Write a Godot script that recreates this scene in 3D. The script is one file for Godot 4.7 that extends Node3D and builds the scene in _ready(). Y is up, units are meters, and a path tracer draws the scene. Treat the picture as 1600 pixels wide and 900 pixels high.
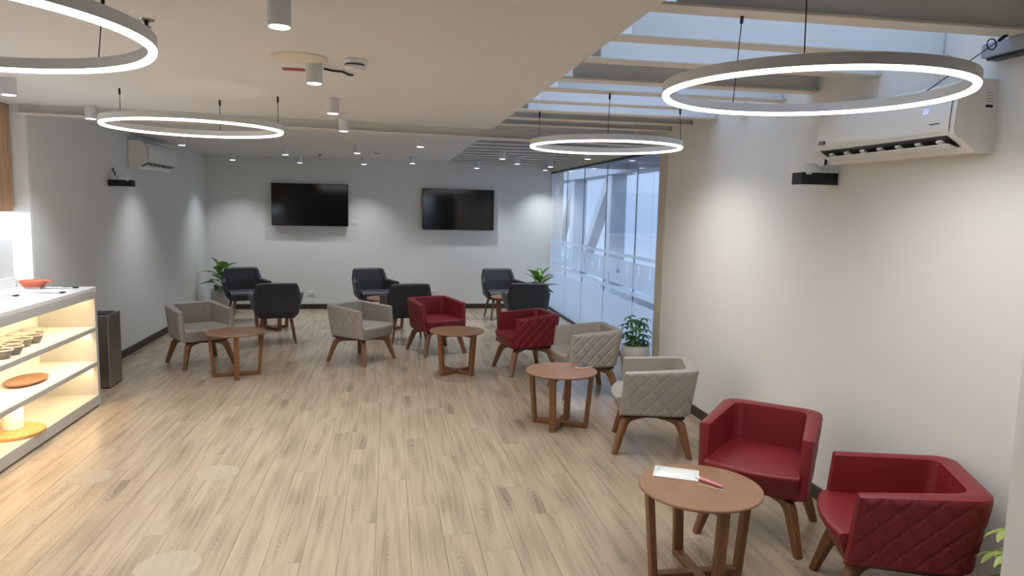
extends Node3D
# A lounge corner: tub chairs and side tables on a plank floor, ring lamps, a glass wall and a lit bar.

const XL := -2.93      # side wall with the baseboard
const XK := -3.08      # wall behind the bar
const XW := 2.61       # white side wall
const XG := 2.80       # glass wall
const ZF := -12.16     # far wall
const ZN := 3.0        # wall behind the camera
const HC := 2.50       # plaster ceiling
const HD := 2.86       # deck above the beams
const XE := 0.97       # edge of the plaster ceiling

var M := {}
var taken := {}
var rng := RandomNumberGenerator.new()

# ---------------------------------------------------------------- helpers
func numbered(called: String) -> String:
	if not taken.has(called):
		taken[called] = 0
		return called
	taken[called] += 1
	return "%s_%03d" % [called, taken[called]]

func thing(called: String, label: String, category: String, at := Vector3.ZERO, turn := 0.0, group := "") -> Node3D:
	var o := Node3D.new()
	o.name = numbered(called)
	add_child(o)
	o.position = at
	o.rotation.y = turn
	tag(o, label, category, group)
	return o

func tag(o: Node, label: String, category := "", group := "", kind := "") -> void:
	if label != "": o.set_meta("label", label)
	if category != "": o.set_meta("category", category)
	if group != "": o.set_meta("group", group)
	if kind != "": o.set_meta("kind", kind)

func setting(called: String, label := "") -> Node3D:
	var o := Node3D.new()
	o.name = numbered(called)
	add_child(o)
	tag(o, label, called.split("_")[0], "", "structure")
	return o

func put(called: String, mesh: Mesh, m: Material, parent: Node3D, at := Vector3.ZERO, turn := Vector3.ZERO) -> MeshInstance3D:
	var o := MeshInstance3D.new()
	o.name = called
	o.mesh = mesh
	o.material_override = m
	o.position = at
	o.rotation = turn
	parent.add_child(o, true)
	return o

func dup(o: Node3D, label: String, at: Vector3, turn: float, group := "") -> Node3D:
	var c: Node3D = o.duplicate()
	c.name = numbered(str(o.name).rstrip("0123456789").trim_suffix("_"))
	add_child(c)
	c.position = at
	c.rotation.y = turn
	c.set_meta("label", label)
	if group != "": c.set_meta("group", group)
	return c

func st_new() -> SurfaceTool:
	var st := SurfaceTool.new()
	st.begin(Mesh.PRIMITIVE_TRIANGLES)
	return st

func done(st: SurfaceTool) -> ArrayMesh:
	st.index()
	st.generate_normals()
	return st.commit()

func tri(st: SurfaceTool, a: Vector3, b: Vector3, c: Vector3) -> void:
	for p in [a, b, c]:
		st.add_vertex(p)

func quad(st: SurfaceTool, a: Vector3, b: Vector3, c: Vector3, d: Vector3) -> void:
	tri(st, a, b, c)
	tri(st, a, c, d)

# a box with chamfered edges; faces flat
func bx(st: SurfaceTool, c: Vector3, s: Vector3, ch := 0.0, b := Basis.IDENTITY) -> void:
	st.set_smooth_group(-1)
	var h := s * 0.5
	if ch <= 0.0:
		var v := []
		for k in 8:
			v.append(c + b * Vector3(h.x if k & 1 else -h.x, h.y if k & 2 else -h.y, h.z if k & 4 else -h.z))
		for f in [[0, 2, 3, 1], [4, 5, 7, 6], [0, 4, 6, 2], [1, 3, 7, 5], [2, 6, 7, 3], [0, 1, 5, 4]]:
			quad(st, v[f[3]], v[f[2]], v[f[1]], v[f[0]])
		return
	ch = minf(ch, minf(h.x, minf(h.y, h.z)) * 0.98)
	var p := func(sx: float, sy: float, sz: float, ax: int) -> Vector3:
		var q := Vector3(sx * (h.x - ch), sy * (h.y - ch), sz * (h.z - ch))
		q[ax] = [sx, sy, sz][ax] * h[ax]
		return c + b * q
	for ax in 3:
		var u := (ax + 1) % 3
		var w := (ax + 2) % 3
		for sg in [-1.0, 1.0]:
			var q := []
			for k in [[-1, -1], [1, -1], [1, 1], [-1, 1]]:
				var t := [0.0, 0.0, 0.0]
				t[ax] = sg
				t[u] = float(k[0])
				t[w] = float(k[1])
				q.append(p.call(t[0], t[1], t[2], ax))
			if sg > 0: quad(st, q[3], q[2], q[1], q[0])
			else: quad(st, q[0], q[1], q[2], q[3])
		# edges parallel to axis ax
		for su in [-1.0, 1.0]:
			for sw in [-1.0, 1.0]:
				var q := []
				for e in [[-1.0, u], [-1.0, w], [1.0, w], [1.0, u]]:
					var t := [0.0, 0.0, 0.0]
					t[ax] = e[0]
					t[u] = su
					t[w] = sw
					q.append(p.call(t[0], t[1], t[2], e[1]))
				if su * sw > 0: quad(st, q[0], q[1], q[2], q[3])
				else: quad(st, q[3], q[2], q[1], q[0])
	for k in 8:
		var sx := 1.0 if k & 1 else -1.0
		var sy := 1.0 if k & 2 else -1.0
		var sz := 1.0 if k & 4 else -1.0
		var a: Vector3 = p.call(sx, sy, sz, 0)
		var bb: Vector3 = p.call(sx, sy, sz, 1)
		var cc: Vector3 = p.call(sx, sy, sz, 2)
		if sx * sy * sz > 0: tri(st, a, cc, bb)
		else: tri(st, a, bb, cc)

func box(s: Vector3, ch := 0.0, c := Vector3.ZERO) -> ArrayMesh:
	var st := st_new()
	bx(st, c, s, ch)
	return done(st)

# box between two corners
func span(a: Vector3, b: Vector3, ch := 0.0) -> ArrayMesh:
	return box((b - a).abs(), ch, (a + b) * 0.5)

func add_span(st: SurfaceTool, a: Vector3, b: Vector3, ch := 0.0) -> void:
	bx(st, (a + b) * 0.5, (b - a).abs(), ch)

# lattice of points -> smooth surface
func lattice(st: SurfaceTool, rows: Array, flip := false, uvs := false, group := 0) -> void:
	st.set_smooth_group(group)
	for i in rows.size() - 1:
		var a: PackedVector3Array = rows[i]
		var b: PackedVector3Array = rows[i + 1]
		for j in a.size() - 1:
			var q := [a[j], a[j + 1], b[j + 1], b[j]]
			var t := [Vector2(float(j) / (a.size() - 1), float(i) / (rows.size() - 1)), Vector2(float(j + 1) / (a.size() - 1), float(i) / (rows.size() - 1)),
				Vector2(float(j + 1) / (a.size() - 1), float(i + 1) / (rows.size() - 1)), Vector2(float(j) / (a.size() - 1), float(i + 1) / (rows.size() - 1))]
			var order := [0, 2, 1, 0, 3, 2] if flip else [0, 1, 2, 0, 2, 3]
			for k in order:
				if uvs: st.set_uv(t[k])
				st.add_vertex(q[k])

# profile: Vector2(radius, y), turned about y
func lathe(st: SurfaceTool, profile: Array, n := 24, at := Vector3.ZERO, smooth := true, flip := false) -> void:
	for k in profile.size() - 1:
		var rows := []
		for e in [profile[k], profile[k + 1]]:
			var r := PackedVector3Array()
			for i in n + 1:
				var a := TAU * (i % n) / n
				r.append(at + Vector3(e.x * cos(a), e.y, e.x * sin(a)))
			rows.append(r)
		lattice(st, rows, flip, false, (k + 1) if not smooth else 1)

func turned(profile: Array, n := 24, smooth := false) -> ArrayMesh:
	var st := st_new()
	lathe(st, profile, n, Vector3.ZERO, smooth)
	return done(st)

func tube(st: SurfaceTool, path: Array, r: float, n := 6, r_end := -1.0) -> void:
	if r_end < 0.0: r_end = r
	var rows := []
	var up := Vector3.UP
	for i in path.size():
		var d: Vector3 = (path[mini(i + 1, path.size() - 1)] - path[maxi(i - 1, 0)]).normalized()
		var side := d.cross(up)
		if side.length() < 0.05: side = d.cross(Vector3.RIGHT)
		side = side.normalized()
		var top := side.cross(d).normalized()
		var rr := lerpf(r, r_end, float(i) / maxi(path.size() - 1, 1))
		var row := PackedVector3Array()
		for k in n + 1:
			var a := TAU * (k % n) / n
			row.append(path[i] + (side * cos(a) + top * sin(a)) * rr)
		rows.append(row)
	lattice(st, rows, true)
	st.set_smooth_group(-1)
	for e in [0, path.size() - 1]:
		for k in n:
			if e == 0: tri(st, path[e], rows[e][k], rows[e][k + 1])
			else: tri(st, path[e], rows[e][k + 1], rows[e][k])

func tube_mesh(path: Array, r: float, n := 6, r_end := -1.0) -> ArrayMesh:
	var st := st_new()
	tube(st, path, r, n, r_end)
	return done(st)

# flat bar swept along a path that lies in a vertical plane: width across the plane, thickness in it, with chamfers
func bar(st: SurfaceTool, path: Array, across: Vector3, width: Array, thick: Array, ch := 0.006) -> void:
	var rows := []
	for i in path.size():
		var d: Vector3 = (path[mini(i + 1, path.size() - 1)] - path[maxi(i - 1, 0)]).normalized()
		var nrm := across.cross(d).normalized()
		var w: float = width[i] * 0.5
		var t: float = thick[i] * 0.5
		var row := PackedVector3Array()
		for q in [[-w + ch, -t], [w - ch, -t], [w, -t + ch], [w, t - ch], [w - ch, t], [-w + ch, t], [-w, t - ch], [-w, -t + ch], [-w + ch, -t]]:
			row.append(path[i] + across * q[0] + nrm * q[1])
		rows.append(row)
	for k in 8:
		var pair := []
		for row in rows: pair.append(PackedVector3Array([row[k], row[k + 1]]))
		lattice(st, pair, false, false, 10 + k)
	st.set_smooth_group(-1)
	for e in [0, rows.size() - 1]:
		for k in range(1, 7):
			if e == 0: tri(st, rows[e][0], rows[e][k + 1], rows[e][k])
			else: tri(st, rows[e][0], rows[e][k], rows[e][k + 1])

func mat(c: Color, rough := 0.6, metal := 0.0, spec := 0.5) -> StandardMaterial3D:
	var m := StandardMaterial3D.new()
	m.albedo_color = c
	m.roughness = rough
	m.metallic = metal
	m.metallic_specular = spec
	return m

func rgb(r: int, g: int, b: int) -> Color:
	return Color(r / 255.0, g / 255.0, b / 255.0)

func glow(c: Color, energy: float) -> StandardMaterial3D:
	var m := mat(c, 0.5)
	m.emission_enabled = true
	m.emission = c
	m.emission_energy_multiplier = energy
	return m

func omni(parent: Node3D, at: Vector3, c: Color, energy: float, size := 0.03) -> void:
	var l := OmniLight3D.new()
	l.name = "lamp_light"
	l.position = at
	l.light_color = c
	l.light_energy = energy
	l.light_size = size
	l.omni_range = 20.0
	l.omni_attenuation = 2.0
	l.shadow_enabled = true
	parent.add_child(l, true)

func spot(parent: Node3D, at: Vector3, c: Color, energy: float, angle: float, soft := 1.0, size := 0.03) -> void:
	var l := SpotLight3D.new()
	l.name = "lamp_light"
	l.position = at
	l.rotation.x = -PI / 2
	l.light_color = c
	l.light_energy = energy
	l.light_size = size
	l.spot_angle = angle
	l.spot_angle_attenuation = soft
	l.spot_range = 20.0
	l.spot_attenuation = 2.0
	l.shadow_enabled = true
	parent.add_child(l, true)

func grey_noise(size: int, freq: float, oct: int, sd: int, kind := FastNoiseLite.TYPE_SIMPLEX_SMOOTH) -> Image:
	var n := FastNoiseLite.new()
	n.seed = sd
	n.noise_type = kind
	n.frequency = freq
	n.fractal_octaves = oct
	return n.get_seamless_image(size, size)

func tex(im: Image) -> ImageTexture:
	im.generate_mipmaps()
	return ImageTexture.create_from_image(im)

# wood: grain runs along v
func wood_image(w: int, h: int, dark: Color, light: Color, strips: int, sd: int, bold: float) -> Image:
	var im := Image.create(w, h, false, Image.FORMAT_RGB8)
	var n := FastNoiseLite.new()
	n.seed = sd
	n.noise_type = FastNoiseLite.TYPE_SIMPLEX_SMOOTH
	n.frequency = 1.0
	n.fractal_octaves = 2
	var r := RandomNumberGenerator.new()
	r.seed = sd
	var sw := w / strips
	for s in strips:
		var tone := r.randf_range(-0.10, 0.10)
		var u0 := r.randf_range(0.15, 0.85)
		var l0 := r.randf_range(0.1, 0.9)
		var off := r.randf_range(0.0, 90.0)
		var hue := r.randf_range(-0.012, 0.012)
		for y in h:
			var l := float(y) / h
			for x in sw:
				var u := float(x) / sw
				# slow warp, then growth rings cut by the saw as long ovals, then fibre
				var warp := n.get_noise_2d(u * 1.6 + off, l * 2.2 + off)
				var d := sqrt((u - u0) * (u - u0) * 9.0 + (l - l0) * (l - l0) * 5.0)
				var ring := sin(d * 34.0 + warp * 9.0)
				var fibre := n.get_noise_2d(u * 46.0 + off, l * 5.0 - off)
				var streak := n.get_noise_2d(u * 9.0 - off, l * 1.7 + off)
				var k := 0.56 + tone + bold * (0.11 * ring * (0.4 + 0.6 * clampf(1.3 - d, 0.0, 1.0)) + 0.20 * fibre + 0.42 * streak)
				var c := dark.lerp(light, clampf(k, 0.0, 1.0))
				im.set_pixel(s * sw + x, y, Color(c.r + hue, c.g, c.b - hue))
	return im

# floor boards: pale oak print, eight boards side by side, grain along v
func plank_image(w: int, h: int) -> Image:
	var im := Image.create(w, h, false, Image.FORMAT_RGB8)
	var n := FastNoiseLite.new()
	n.seed = 11
	n.noise_type = FastNoiseLite.TYPE_SIMPLEX_SMOOTH
	n.frequency = 1.0
	n.fractal_octaves = 2
	var r := RandomNumberGenerator.new()
	r.seed = 11
	var dark := rgb(112, 98, 82)
	var mid := rgb(166, 149, 127)
	var light := rgb(192, 175, 150)
	var sw := w / 8
	for s in 8:
		var tone := r.randf_range(-0.035, 0.035)
		var off := r.randf_range(0.0, 90.0)
		var eyes := []
		for k in 2: eyes.append([r.randf_range(0.2, 0.8), r.randf_range(0.0, 1.0), r.randf_range(0.7, 1.3)])
		for y in h:
			var l := float(y) / h
			for x in sw:
				var u := float(x) / sw
				var warp := n.get_noise_2d(u * 1.2 + off, l * 1.6 + off)
				var broad := n.get_noise_2d(u * 1.6 - off, l * 1.1 + off)
				var fibre := n.get_noise_2d(u * 34.0 + off, l * 3.0 - off)
				var streak := n.get_noise_2d(u * 6.0 - off + warp * 0.6, l * 1.2 + off)
				var k := 0.52 + tone + 0.20 * broad + 0.07 * fibre + 0.15 * streak
				# long oval growth figures
				for e in eyes:
					var dx: float = (u - e[0]) * 5.2 / e[2]
					var dl: float = (l - e[1]) * 5.4 / e[2]
					var d := sqrt(dx * dx + dl * dl) + warp * 0.35
					if d < 1.5: k += (0.09 * sin(d * 26.0) - 0.10) * smoothstep(1.5, 0.4, d)
				var c := dark.lerp(mid, clampf(k * 2.0, 0.0, 1.0)) if k < 0.5 else mid.lerp(light, clampf(k * 2.0 - 1.0, 0.0, 1.0))
				im.set_pixel(s * sw + x, y, c)
	return im
# ---------------------------------------------------------------- materials
func make_materials() -> void:
	M.ceiling = mat(rgb(219, 218, 215), 0.9)
	M.wall_white = mat(rgb(221, 221, 217), 0.85)
	M.splash = mat(rgb(205, 209, 210), 0.12)
	M.trim_dark = mat(rgb(52, 42, 36), 0.5)
	M.beam_white = mat(rgb(226, 227, 228), 0.6)
	M.flange = mat(rgb(220, 214, 204), 0.6)
	M.white = mat(rgb(232, 232, 230), 0.45)
	M.white_gloss = mat(rgb(232, 232, 228), 0.18)
	M.counter = mat(rgb(188, 187, 182), 0.35)  # greyed to carry the shade on the counter faces
	M.counter_top = mat(rgb(228, 228, 228), 0.15)
	M.black = mat(rgb(14, 14, 16), 0.35)
	M.screen = mat(rgb(6, 6, 8), 0.08)
	M.dark_metal = mat(rgb(45, 45, 47), 0.4, 0.8)
	M.steel = mat(rgb(168, 160, 152), 0.3, 1.0)
	M.chrome = mat(rgb(190, 192, 195), 0.15, 1.0)
	M.lamp_white = mat(rgb(214, 216, 218), 0.5)
	M.jamb = mat(rgb(204, 196, 178), 0.5)
	M.steel_paint = mat(rgb(150, 160, 172), 0.5)
	M.facade = mat(rgb(192, 199, 210), 0.7)
	M.ground_out = mat(rgb(150, 152, 156), 0.9)
	M.soil = mat(rgb(40, 30, 24), 1.0)
	M.pot = mat(rgb(205, 202, 192), 0.4)
	M.red_tag = mat(rgb(160, 52, 44), 0.6)
	M.cream = mat(rgb(216, 208, 190), 0.8)
	M.clay = mat(rgb(190, 98, 66), 0.5)
	M.porcelain = mat(rgb(214, 210, 202), 0.2)
	M.stoneware = mat(rgb(120, 116, 112), 0.35)
	M.pink = mat(rgb(222, 140, 150), 0.4)
	M.phone_back = mat(rgb(205, 190, 160), 0.35)

	var glass := mat(Color(0.93, 0.97, 1.0, 0.06), 0.0)
	glass.transparency = BaseMaterial3D.TRANSPARENCY_ALPHA
	M.glass = glass
	var acrylic := mat(Color(0.95, 0.97, 1.0, 0.15), 0.02)
	acrylic.transparency = BaseMaterial3D.TRANSPARENCY_ALPHA
	M.acrylic = acrylic
	var film := mat(Color(0.86, 0.90, 0.96, 0.90), 0.55)
	film.transparency = BaseMaterial3D.TRANSPARENCY_ALPHA
	film.backlight_enabled = true
	film.backlight = Color(0.95, 0.98, 1.0)
	M.film = film
	var sheet := mat(Color(0.95, 0.95, 0.95, 0.85), 0.55)
	sheet.transparency = BaseMaterial3D.TRANSPARENCY_ALPHA
	sheet.backlight_enabled = true
	sheet.backlight = Color(1.0, 1.0, 1.0)
	M.added_daylight_sheet = sheet  # for the unseen roof sheets added above the beams

	M.ring_glow = glow(Color(1.0, 0.98, 0.95), 3.0)
	M.spot_glow = glow(Color(0.97, 0.985, 1.0), 3.0)
	M.led_warm = glow(Color(1.0, 0.84, 0.58), 2.0)
	M.led_cool = glow(Color(0.96, 0.98, 1.0), 3.0)
	M.digits = glow(Color(0.62, 0.66, 1.0), 0.9)

	# upholstery: fine pebble relief
	var pebble := tex(grey_noise(256, 0.09, 2, 5, FastNoiseLite.TYPE_CELLULAR))
	for a in [["red", rgb(122, 31, 38), 0.42], ["taupe", rgb(154, 147, 138), 0.5], ["charcoal", rgb(56, 57, 62), 0.5]]:
		var m := mat(a[1], a[2], 0.0, 0.45)
		m.uv1_triplanar = true
		m.uv1_scale = Vector3.ONE * 7.0
		m.heightmap_enabled = true
		m.heightmap_texture = pebble
		m.heightmap_scale = 0.03
		M[a[0]] = m

	# furniture wood
	var wi := tex(wood_image(256, 512, rgb(80, 52, 33), rgb(138, 95, 60), 1, 21, 0.55))
	var wm := mat(Color.WHITE, 0.42)
	wm.albedo_texture = wi
	wm.uv1_triplanar = true
	wm.uv1_scale = Vector3(2.2, 1.6, 1.6)
	M.walnut = wm
	var ti := tex(wood_image(256, 512, rgb(112, 80, 58), rgb(160, 118, 88), 1, 37, 0.5))
	var tm := mat(Color.WHITE, 0.33)
	tm.albedo_texture = ti
	tm.uv1_triplanar = true
	tm.uv1_scale = Vector3(1.4, 1.4, 1.0)
	M.table_top = tm
	var oi := tex(wood_image(256, 512, rgb(158, 120, 88), rgb(206, 170, 134), 1, 55, 0.6))
	var om := mat(Color.WHITE, 0.5)
	om.albedo_texture = oi
	om.uv1_triplanar = true
	om.uv1_scale = Vector3(2.0, 0.5, 2.0)
	M.oak = om
	var bi := tex(wood_image(256, 256, rgb(170, 120, 62), rgb(226, 184, 116), 1, 77, 0.8))
	var bm := mat(Color.WHITE, 0.4)
	bm.albedo_texture = bi
	bm.uv1_triplanar = true
	bm.uv1_scale = Vector3(5, 5, 5)
	M.olive_wood = bm

	# floor planks: eight boards on one sheet, grain along v
	var fi := tex(plank_image(1024, 1024))
	var fm := mat(Color.WHITE, 0.26, 0.0, 0.5)
	fm.albedo_texture = fi
	M.plank = fm
	var mk := mat(Color.WHITE, 0.4)
	mk.albedo_texture = tex(wood_image(128, 256, rgb(150, 134, 113), rgb(182, 166, 143), 1, 91, 0.5))
	mk.uv1_triplanar = true
	mk.uv1_scale = Vector3(3.0, 1.0, 1.0)
	M.floor_mark = mk

	for a in [["leaf_dark", rgb(40, 84, 34)], ["leaf_mid", rgb(74, 122, 44)], ["leaf_light", rgb(158, 176, 96)]]:
		var m := mat(a[1], 0.4)
		m.backlight_enabled = true
		m.backlight = Color(0.25, 0.35, 0.08)
		M[a[0]] = m

# ---------------------------------------------------------------- the setting
const PLANK_W := 0.1787
const PLANK_L := 1.22

func plank_mesh(cache: Dictionary, strip: int, w: float, l0: float, l1: float, mirror: bool) -> ArrayMesh:
	var key := "%d %.3f %.3f %.3f %s" % [strip, w, l0, l1, mirror]
	if cache.has(key): return cache[key]
	var st := st_new()
	st.set_smooth_group(-1)
	var len := l1 - l0
	var g := 0.0005
	var ch := 0.0012
	var u0 := strip / 8.0 + 0.004
	var u1 := u0 + (w / PLANK_W) * 0.117
	var v := func(x: float, y: float, z: float) -> void:
		var u := lerpf(u0, u1, x / w)
		var vv := (l0 + z) / PLANK_L
		st.set_uv(Vector2(u, 1.0 - vv if mirror else vv) * 0.998 + Vector2(0.001, 0.001))
		st.add_vertex(Vector3(x, y, z))
	var a := [[g, g], [w - g, g], [w - g, len - g], [g, len - g]]
	var b := [[g + ch, g + ch], [w - g - ch, g + ch], [w - g - ch, len - g - ch], [g + ch, len - g - ch]]
	for k in [0, 1, 2, 0, 2, 3]: v.call(b[k][0], 0.0, b[k][1])
	for k in 4:
		var n := (k + 1) % 4
		for q in [[a[k], -ch], [a[n], -ch], [b[n], 0.0], [a[k], -ch], [b[n], 0.0], [b[k], 0.0]]:
			v.call(q[0][0], q[1], q[0][1])
		for q in [[a[k], -0.006], [a[n], -0.006], [a[n], -ch], [a[k], -0.006], [a[n], -ch], [a[k], -ch]]:
			v.call(q[0][0], q[1], q[0][1])
	cache[key] = done(st)
	return cache[key]

func make_floor() -> void:
	var fl := setting("floor", "pale greyish oak plank floor")
	put("subfloor", span(Vector3(XK - 0.4, -0.12, ZF - 0.2), Vector3(XG + 0.3, -0.0062, ZN + 0.2)), M.trim_dark, fl)
	rng.seed = 404
	var cache := {}
	var rows := 31
	var x0 := XL
	var rest := st_new()
	for r in rows + 1:
		var w := PLANK_W
		var xx := x0 + r * PLANK_W
		if r == rows:
			w = XG + 0.02 - xx
			if w < 0.01: continue
			w = minf(w, PLANK_W)
		var z: float = ZF - [0.0, 0.41, 0.81, 0.2, 0.61, 1.02][(r * 5) % 6]
		while z < ZN:
			var strip := rng.randi_range(0, 7)
			var mir := rng.randf() < 0.5
			var a := maxf(z, ZF)
			var b := minf(z + PLANK_L, ZN)
			if b - a > 0.02:
				var me := plank_mesh(cache, strip, w, a - z, b - z, mir)
				if a < -2.45:
					put("plank", me, M.plank, fl, Vector3(xx, 0, a))
				else:
					rest.append_from(me, 0, Transform3D(Basis.IDENTITY, Vector3(xx, 0, a)))
			z += PLANK_L
	# boards under and behind the bar
	for k in 2:
		var zz := -6.6
		while zz < ZN:
			var me := plank_mesh(cache, (k * 3 + int(absf(zz))) % 8, PLANK_W, 0.0, minf(PLANK_L, ZN - zz), false)
			rest.append_from(me, 0, Transform3D(Basis.IDENTITY, Vector3(XL - (k + 1) * PLANK_W, 0, zz)))
			zz += PLANK_L
	var o := put("planks", rest.commit(), M.plank, fl)
	o.set_meta("kind", "stuff")

func wall_part(w: Node3D, called: String, a: Vector3, b: Vector3, m: Material, ch := 0.0) -> void:
	put(called, span(a, b, ch), m, w)

func make_shell() -> void:
	var t := 0.2
	var w := setting("wall_left", "white side wall with a dark baseboard beyond the bar")
	wall_part(w, "wall_panel", Vector3(XL - t, -0.1, ZF - t), Vector3(XL, HC + 0.1, -6.5), M.wall_white)
	wall_part(w, "end_panel", Vector3(XK - 0.02, 0.0, -6.5), Vector3(XL + 0.006, HC, -6.46), M.white)
	w = setting("wall_alcove", "white wall behind the bar")
	wall_part(w, "bar_wall", Vector3(XK - t, -0.1, -6.5), Vector3(XK, HC + 0.1, ZN), M.wall_white)
	w = setting("wall_back", "white end wall carrying two televisions")
	wall_part(w, "wall_panel", Vector3(XL - t, -0.1, ZF - t), Vector3(XG + t, HD + 0.1, ZF), M.wall_white)
	w = setting("wall_right", "white side wall with an air conditioner before the glass")
	wall_part(w, "wall_panel", Vector3(XW, -0.1, -6.47), Vector3(XW + t + 0.1, HD + 0.1, ZN), M.wall_white)
	wall_part(w, "lintel", Vector3(XG - 0.02, 2.39, ZF), Vector3(XG + 0.16, HD + 0.1, -6.47), M.wall_white)
	w = setting("pillar", "white square pillar beside the red tub chair and variegated plant")
	wall_part(w, "shaft", Vector3(2.085, 0.0, -2.0), Vector3(XW, HD, -1.55), M.wall_white, 0.004)
	# wall behind the camera; unseen window added to send bluish daylight onto the beams
	w = setting("wall_front")
	wall_part(w, "wall_panel", Vector3(XK - t, -0.1, ZN), Vector3(XG + t, 0.9, ZN + t), M.wall_white)
	wall_part(w, "wall_panel", Vector3(XK - t, 2.2, ZN), Vector3(XG + t, HD + 0.1, ZN + t), M.wall_white)
	wall_part(w, "wall_panel", Vector3(XK - t, 0.9, ZN), Vector3(-0.8, 2.2, ZN + t), M.wall_white)
	wall_part(w, "wall_panel", Vector3(1.6, 0.9, ZN), Vector3(XG + t, 2.2, ZN + t), M.wall_white)
	w = setting("window_2")
	put("pane", span(Vector3(-0.8, 0.9, ZN + 0.1), Vector3(1.6, 2.2, ZN + 0.11)), M.glass, w)

	for a in [["baseboard_left", Vector3(XL, 0, ZF), Vector3(XL + 0.014, 0.085, -6.46)], ["baseboard_back", Vector3(XL, 0, ZF), Vector3(XG - 0.02, 0.085, ZF + 0.014)],
			["baseboard_right", Vector3(XW - 0.014, 0, -6.46), Vector3(XW, 0.085, -2.0)]]:
		var o := put(a[0], span(a[1], a[2], 0.003), M.trim_dark, self)
		tag(o, "", "", "", "structure")
	var sill := put("trim_1", span(Vector3(XG - 0.035, 0, ZF + 0.014), Vector3(XG + 0.035, 0.035, -6.76), 0.004), M.dark_metal, self)
	tag(sill, "", "", "", "structure")
	var head := put("trim_2", span(Vector3(XG - 0.03, 2.36, ZF), Vector3(XG + 0.03, 2.39, -6.76), 0.003), M.dark_metal, self)
	tag(head, "", "", "", "structure")
	# jamb where the white wall ends and the glass begins
	w = setting("trim_3", "cream door jamb where the white wall meets the glass")
	wall_part(w, "jamb_board", Vector3(XW - 0.004, 0, -6.52), Vector3(XG + 0.05, 2.46, -6.468), M.jamb, 0.004)
	wall_part(w, "jamb_stop", Vector3(XW + 0.03, 0, -6.76), Vector3(XG + 0.05, 2.46, -6.52), M.jamb, 0.004)

	# ceiling: plaster slab, deck and beams
	setting("trim_5", "small wire grippers that hold the ring lamps")
	var c := setting("ceiling", "flat plaster ceiling with an open strip of white steel beams")
	put("plaster_slab", span(Vector3(XK - t, HC, ZF - 0.05), Vector3(XE, HC + 0.12, ZN + 0.05)), M.ceiling, c)
	put("slab_upstand", span(Vector3(XE - 0.1, HC + 0.12, ZF - 0.05), Vector3(XE - 0.02, HD, ZN + 0.05)), M.ceiling, c)
	# roof over the beams: solid deck, and unseen translucent sheets added to brighten some bays
	for q in [[ZF - 0.1, -5.5], [-4.13, -3.57], [-2.6, ZN + 0.1]]:
		put("deck", span(Vector3(XE - 0.1, HD, q[0]), Vector3(XG + t, HD + 0.1, q[1])), M.beam_white, c)
	put("deck_edge", span(Vector3(XW + 0.02, HD, -5.5), Vector3(XG + t, HD + 0.1, -2.6)), M.beam_white, c)
	for q in [[-5.5, -5.02], [-5.02, -4.5], [-4.5, -4.13], [-3.57, -3.09], [-3.09, -2.6]]:
		put("added_daylight_sheet", span(Vector3(XE - 0.1, HD + 0.01, q[0] + 0.002), Vector3(XW + 0.02, HD + 0.014, q[1] - 0.002)), M.added_daylight_sheet, c)
	var zs := [-2.14, -2.6, -3.09, -3.57, -4.13, -4.5, -5.02, -5.5, -5.98, -6.46, -7.45, -7.93, -8.41, -8.89, -9.37, -9.85, -10.33, -10.81, -11.29, -11.77, -12.08, -1.66, -1.18, -0.7, -0.2, 0.3, 0.8, 1.3, 1.8, 2.3]
	for z in zs:
		var st := st_new()
		bx(st, Vector3((XE + XW) * 0.5 + 0.04, (HC + HD) * 0.5 + 0.006, z), Vector3(XW - XE - 0.09, HD - HC - 0.012, 0.014))
		var b := put("beam", done(st), M.beam_white, c)
		put("flange", span(Vector3(XE - 0.005, HC, z - 0.055), Vector3(XW - 0.004, HC + 0.012, z + 0.055), 0.002), M.flange, b)
	# the deep cross beam below the plaster
	var cb := setting("trim_4", "deep plastered cross beam below the ceiling")
	cb.position = Vector3(-0.16, HC, -6.8)
	cb.rotation.y = deg_to_rad(8.0)
	put("web", box(Vector3(5.58, 0.07, 0.05), 0.0, Vector3(0, -0.035, 0)), M.ceiling, cb)
	put("flange", box(Vector3(5.64, 0.01, 0.16), 0.002, Vector3(0, -0.073, -0.01)), M.flange, cb)

# etched band on the glass: a row of small upright figures left clear
func figure_profile(kind: int, t: float) -> Vector2:
	# t 0..1 from bottom to top; half widths to either side
	var w := 0.0
	if t < 0.06 or t > 0.94: return Vector2.ZERO
	if kind == 0:      # boat on its mirror image
		if t > 0.5: w = 0.012 + 0.02 * (0.94 - t)
		if t > 0.44 and t < 0.56: w = 0.055 * sqrt(maxf(0.0, 1.0 - pow((t - 0.5) / 0.06, 2.0)))
		if t <= 0.44 and t > 0.1: w = 0.012 * (t - 0.1) / 0.34
		return Vector2(w, w * (1.5 if t > 0.5 and t < 0.7 else 1.0))
	if kind == 1:      # leaping figure
		w = 0.006 + 0.018 * exp(-pow((t - 0.55) / 0.12, 2.0))
		var lean := 0.022 * sin(t * 7.0)
		return Vector2(maxf(0.002, w - lean), maxf(0.002, w + lean))
	w = 0.005 + 0.04 * exp(-pow((t - 0.5) / 0.05, 2.0))
	return Vector2(w, w)

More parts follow.
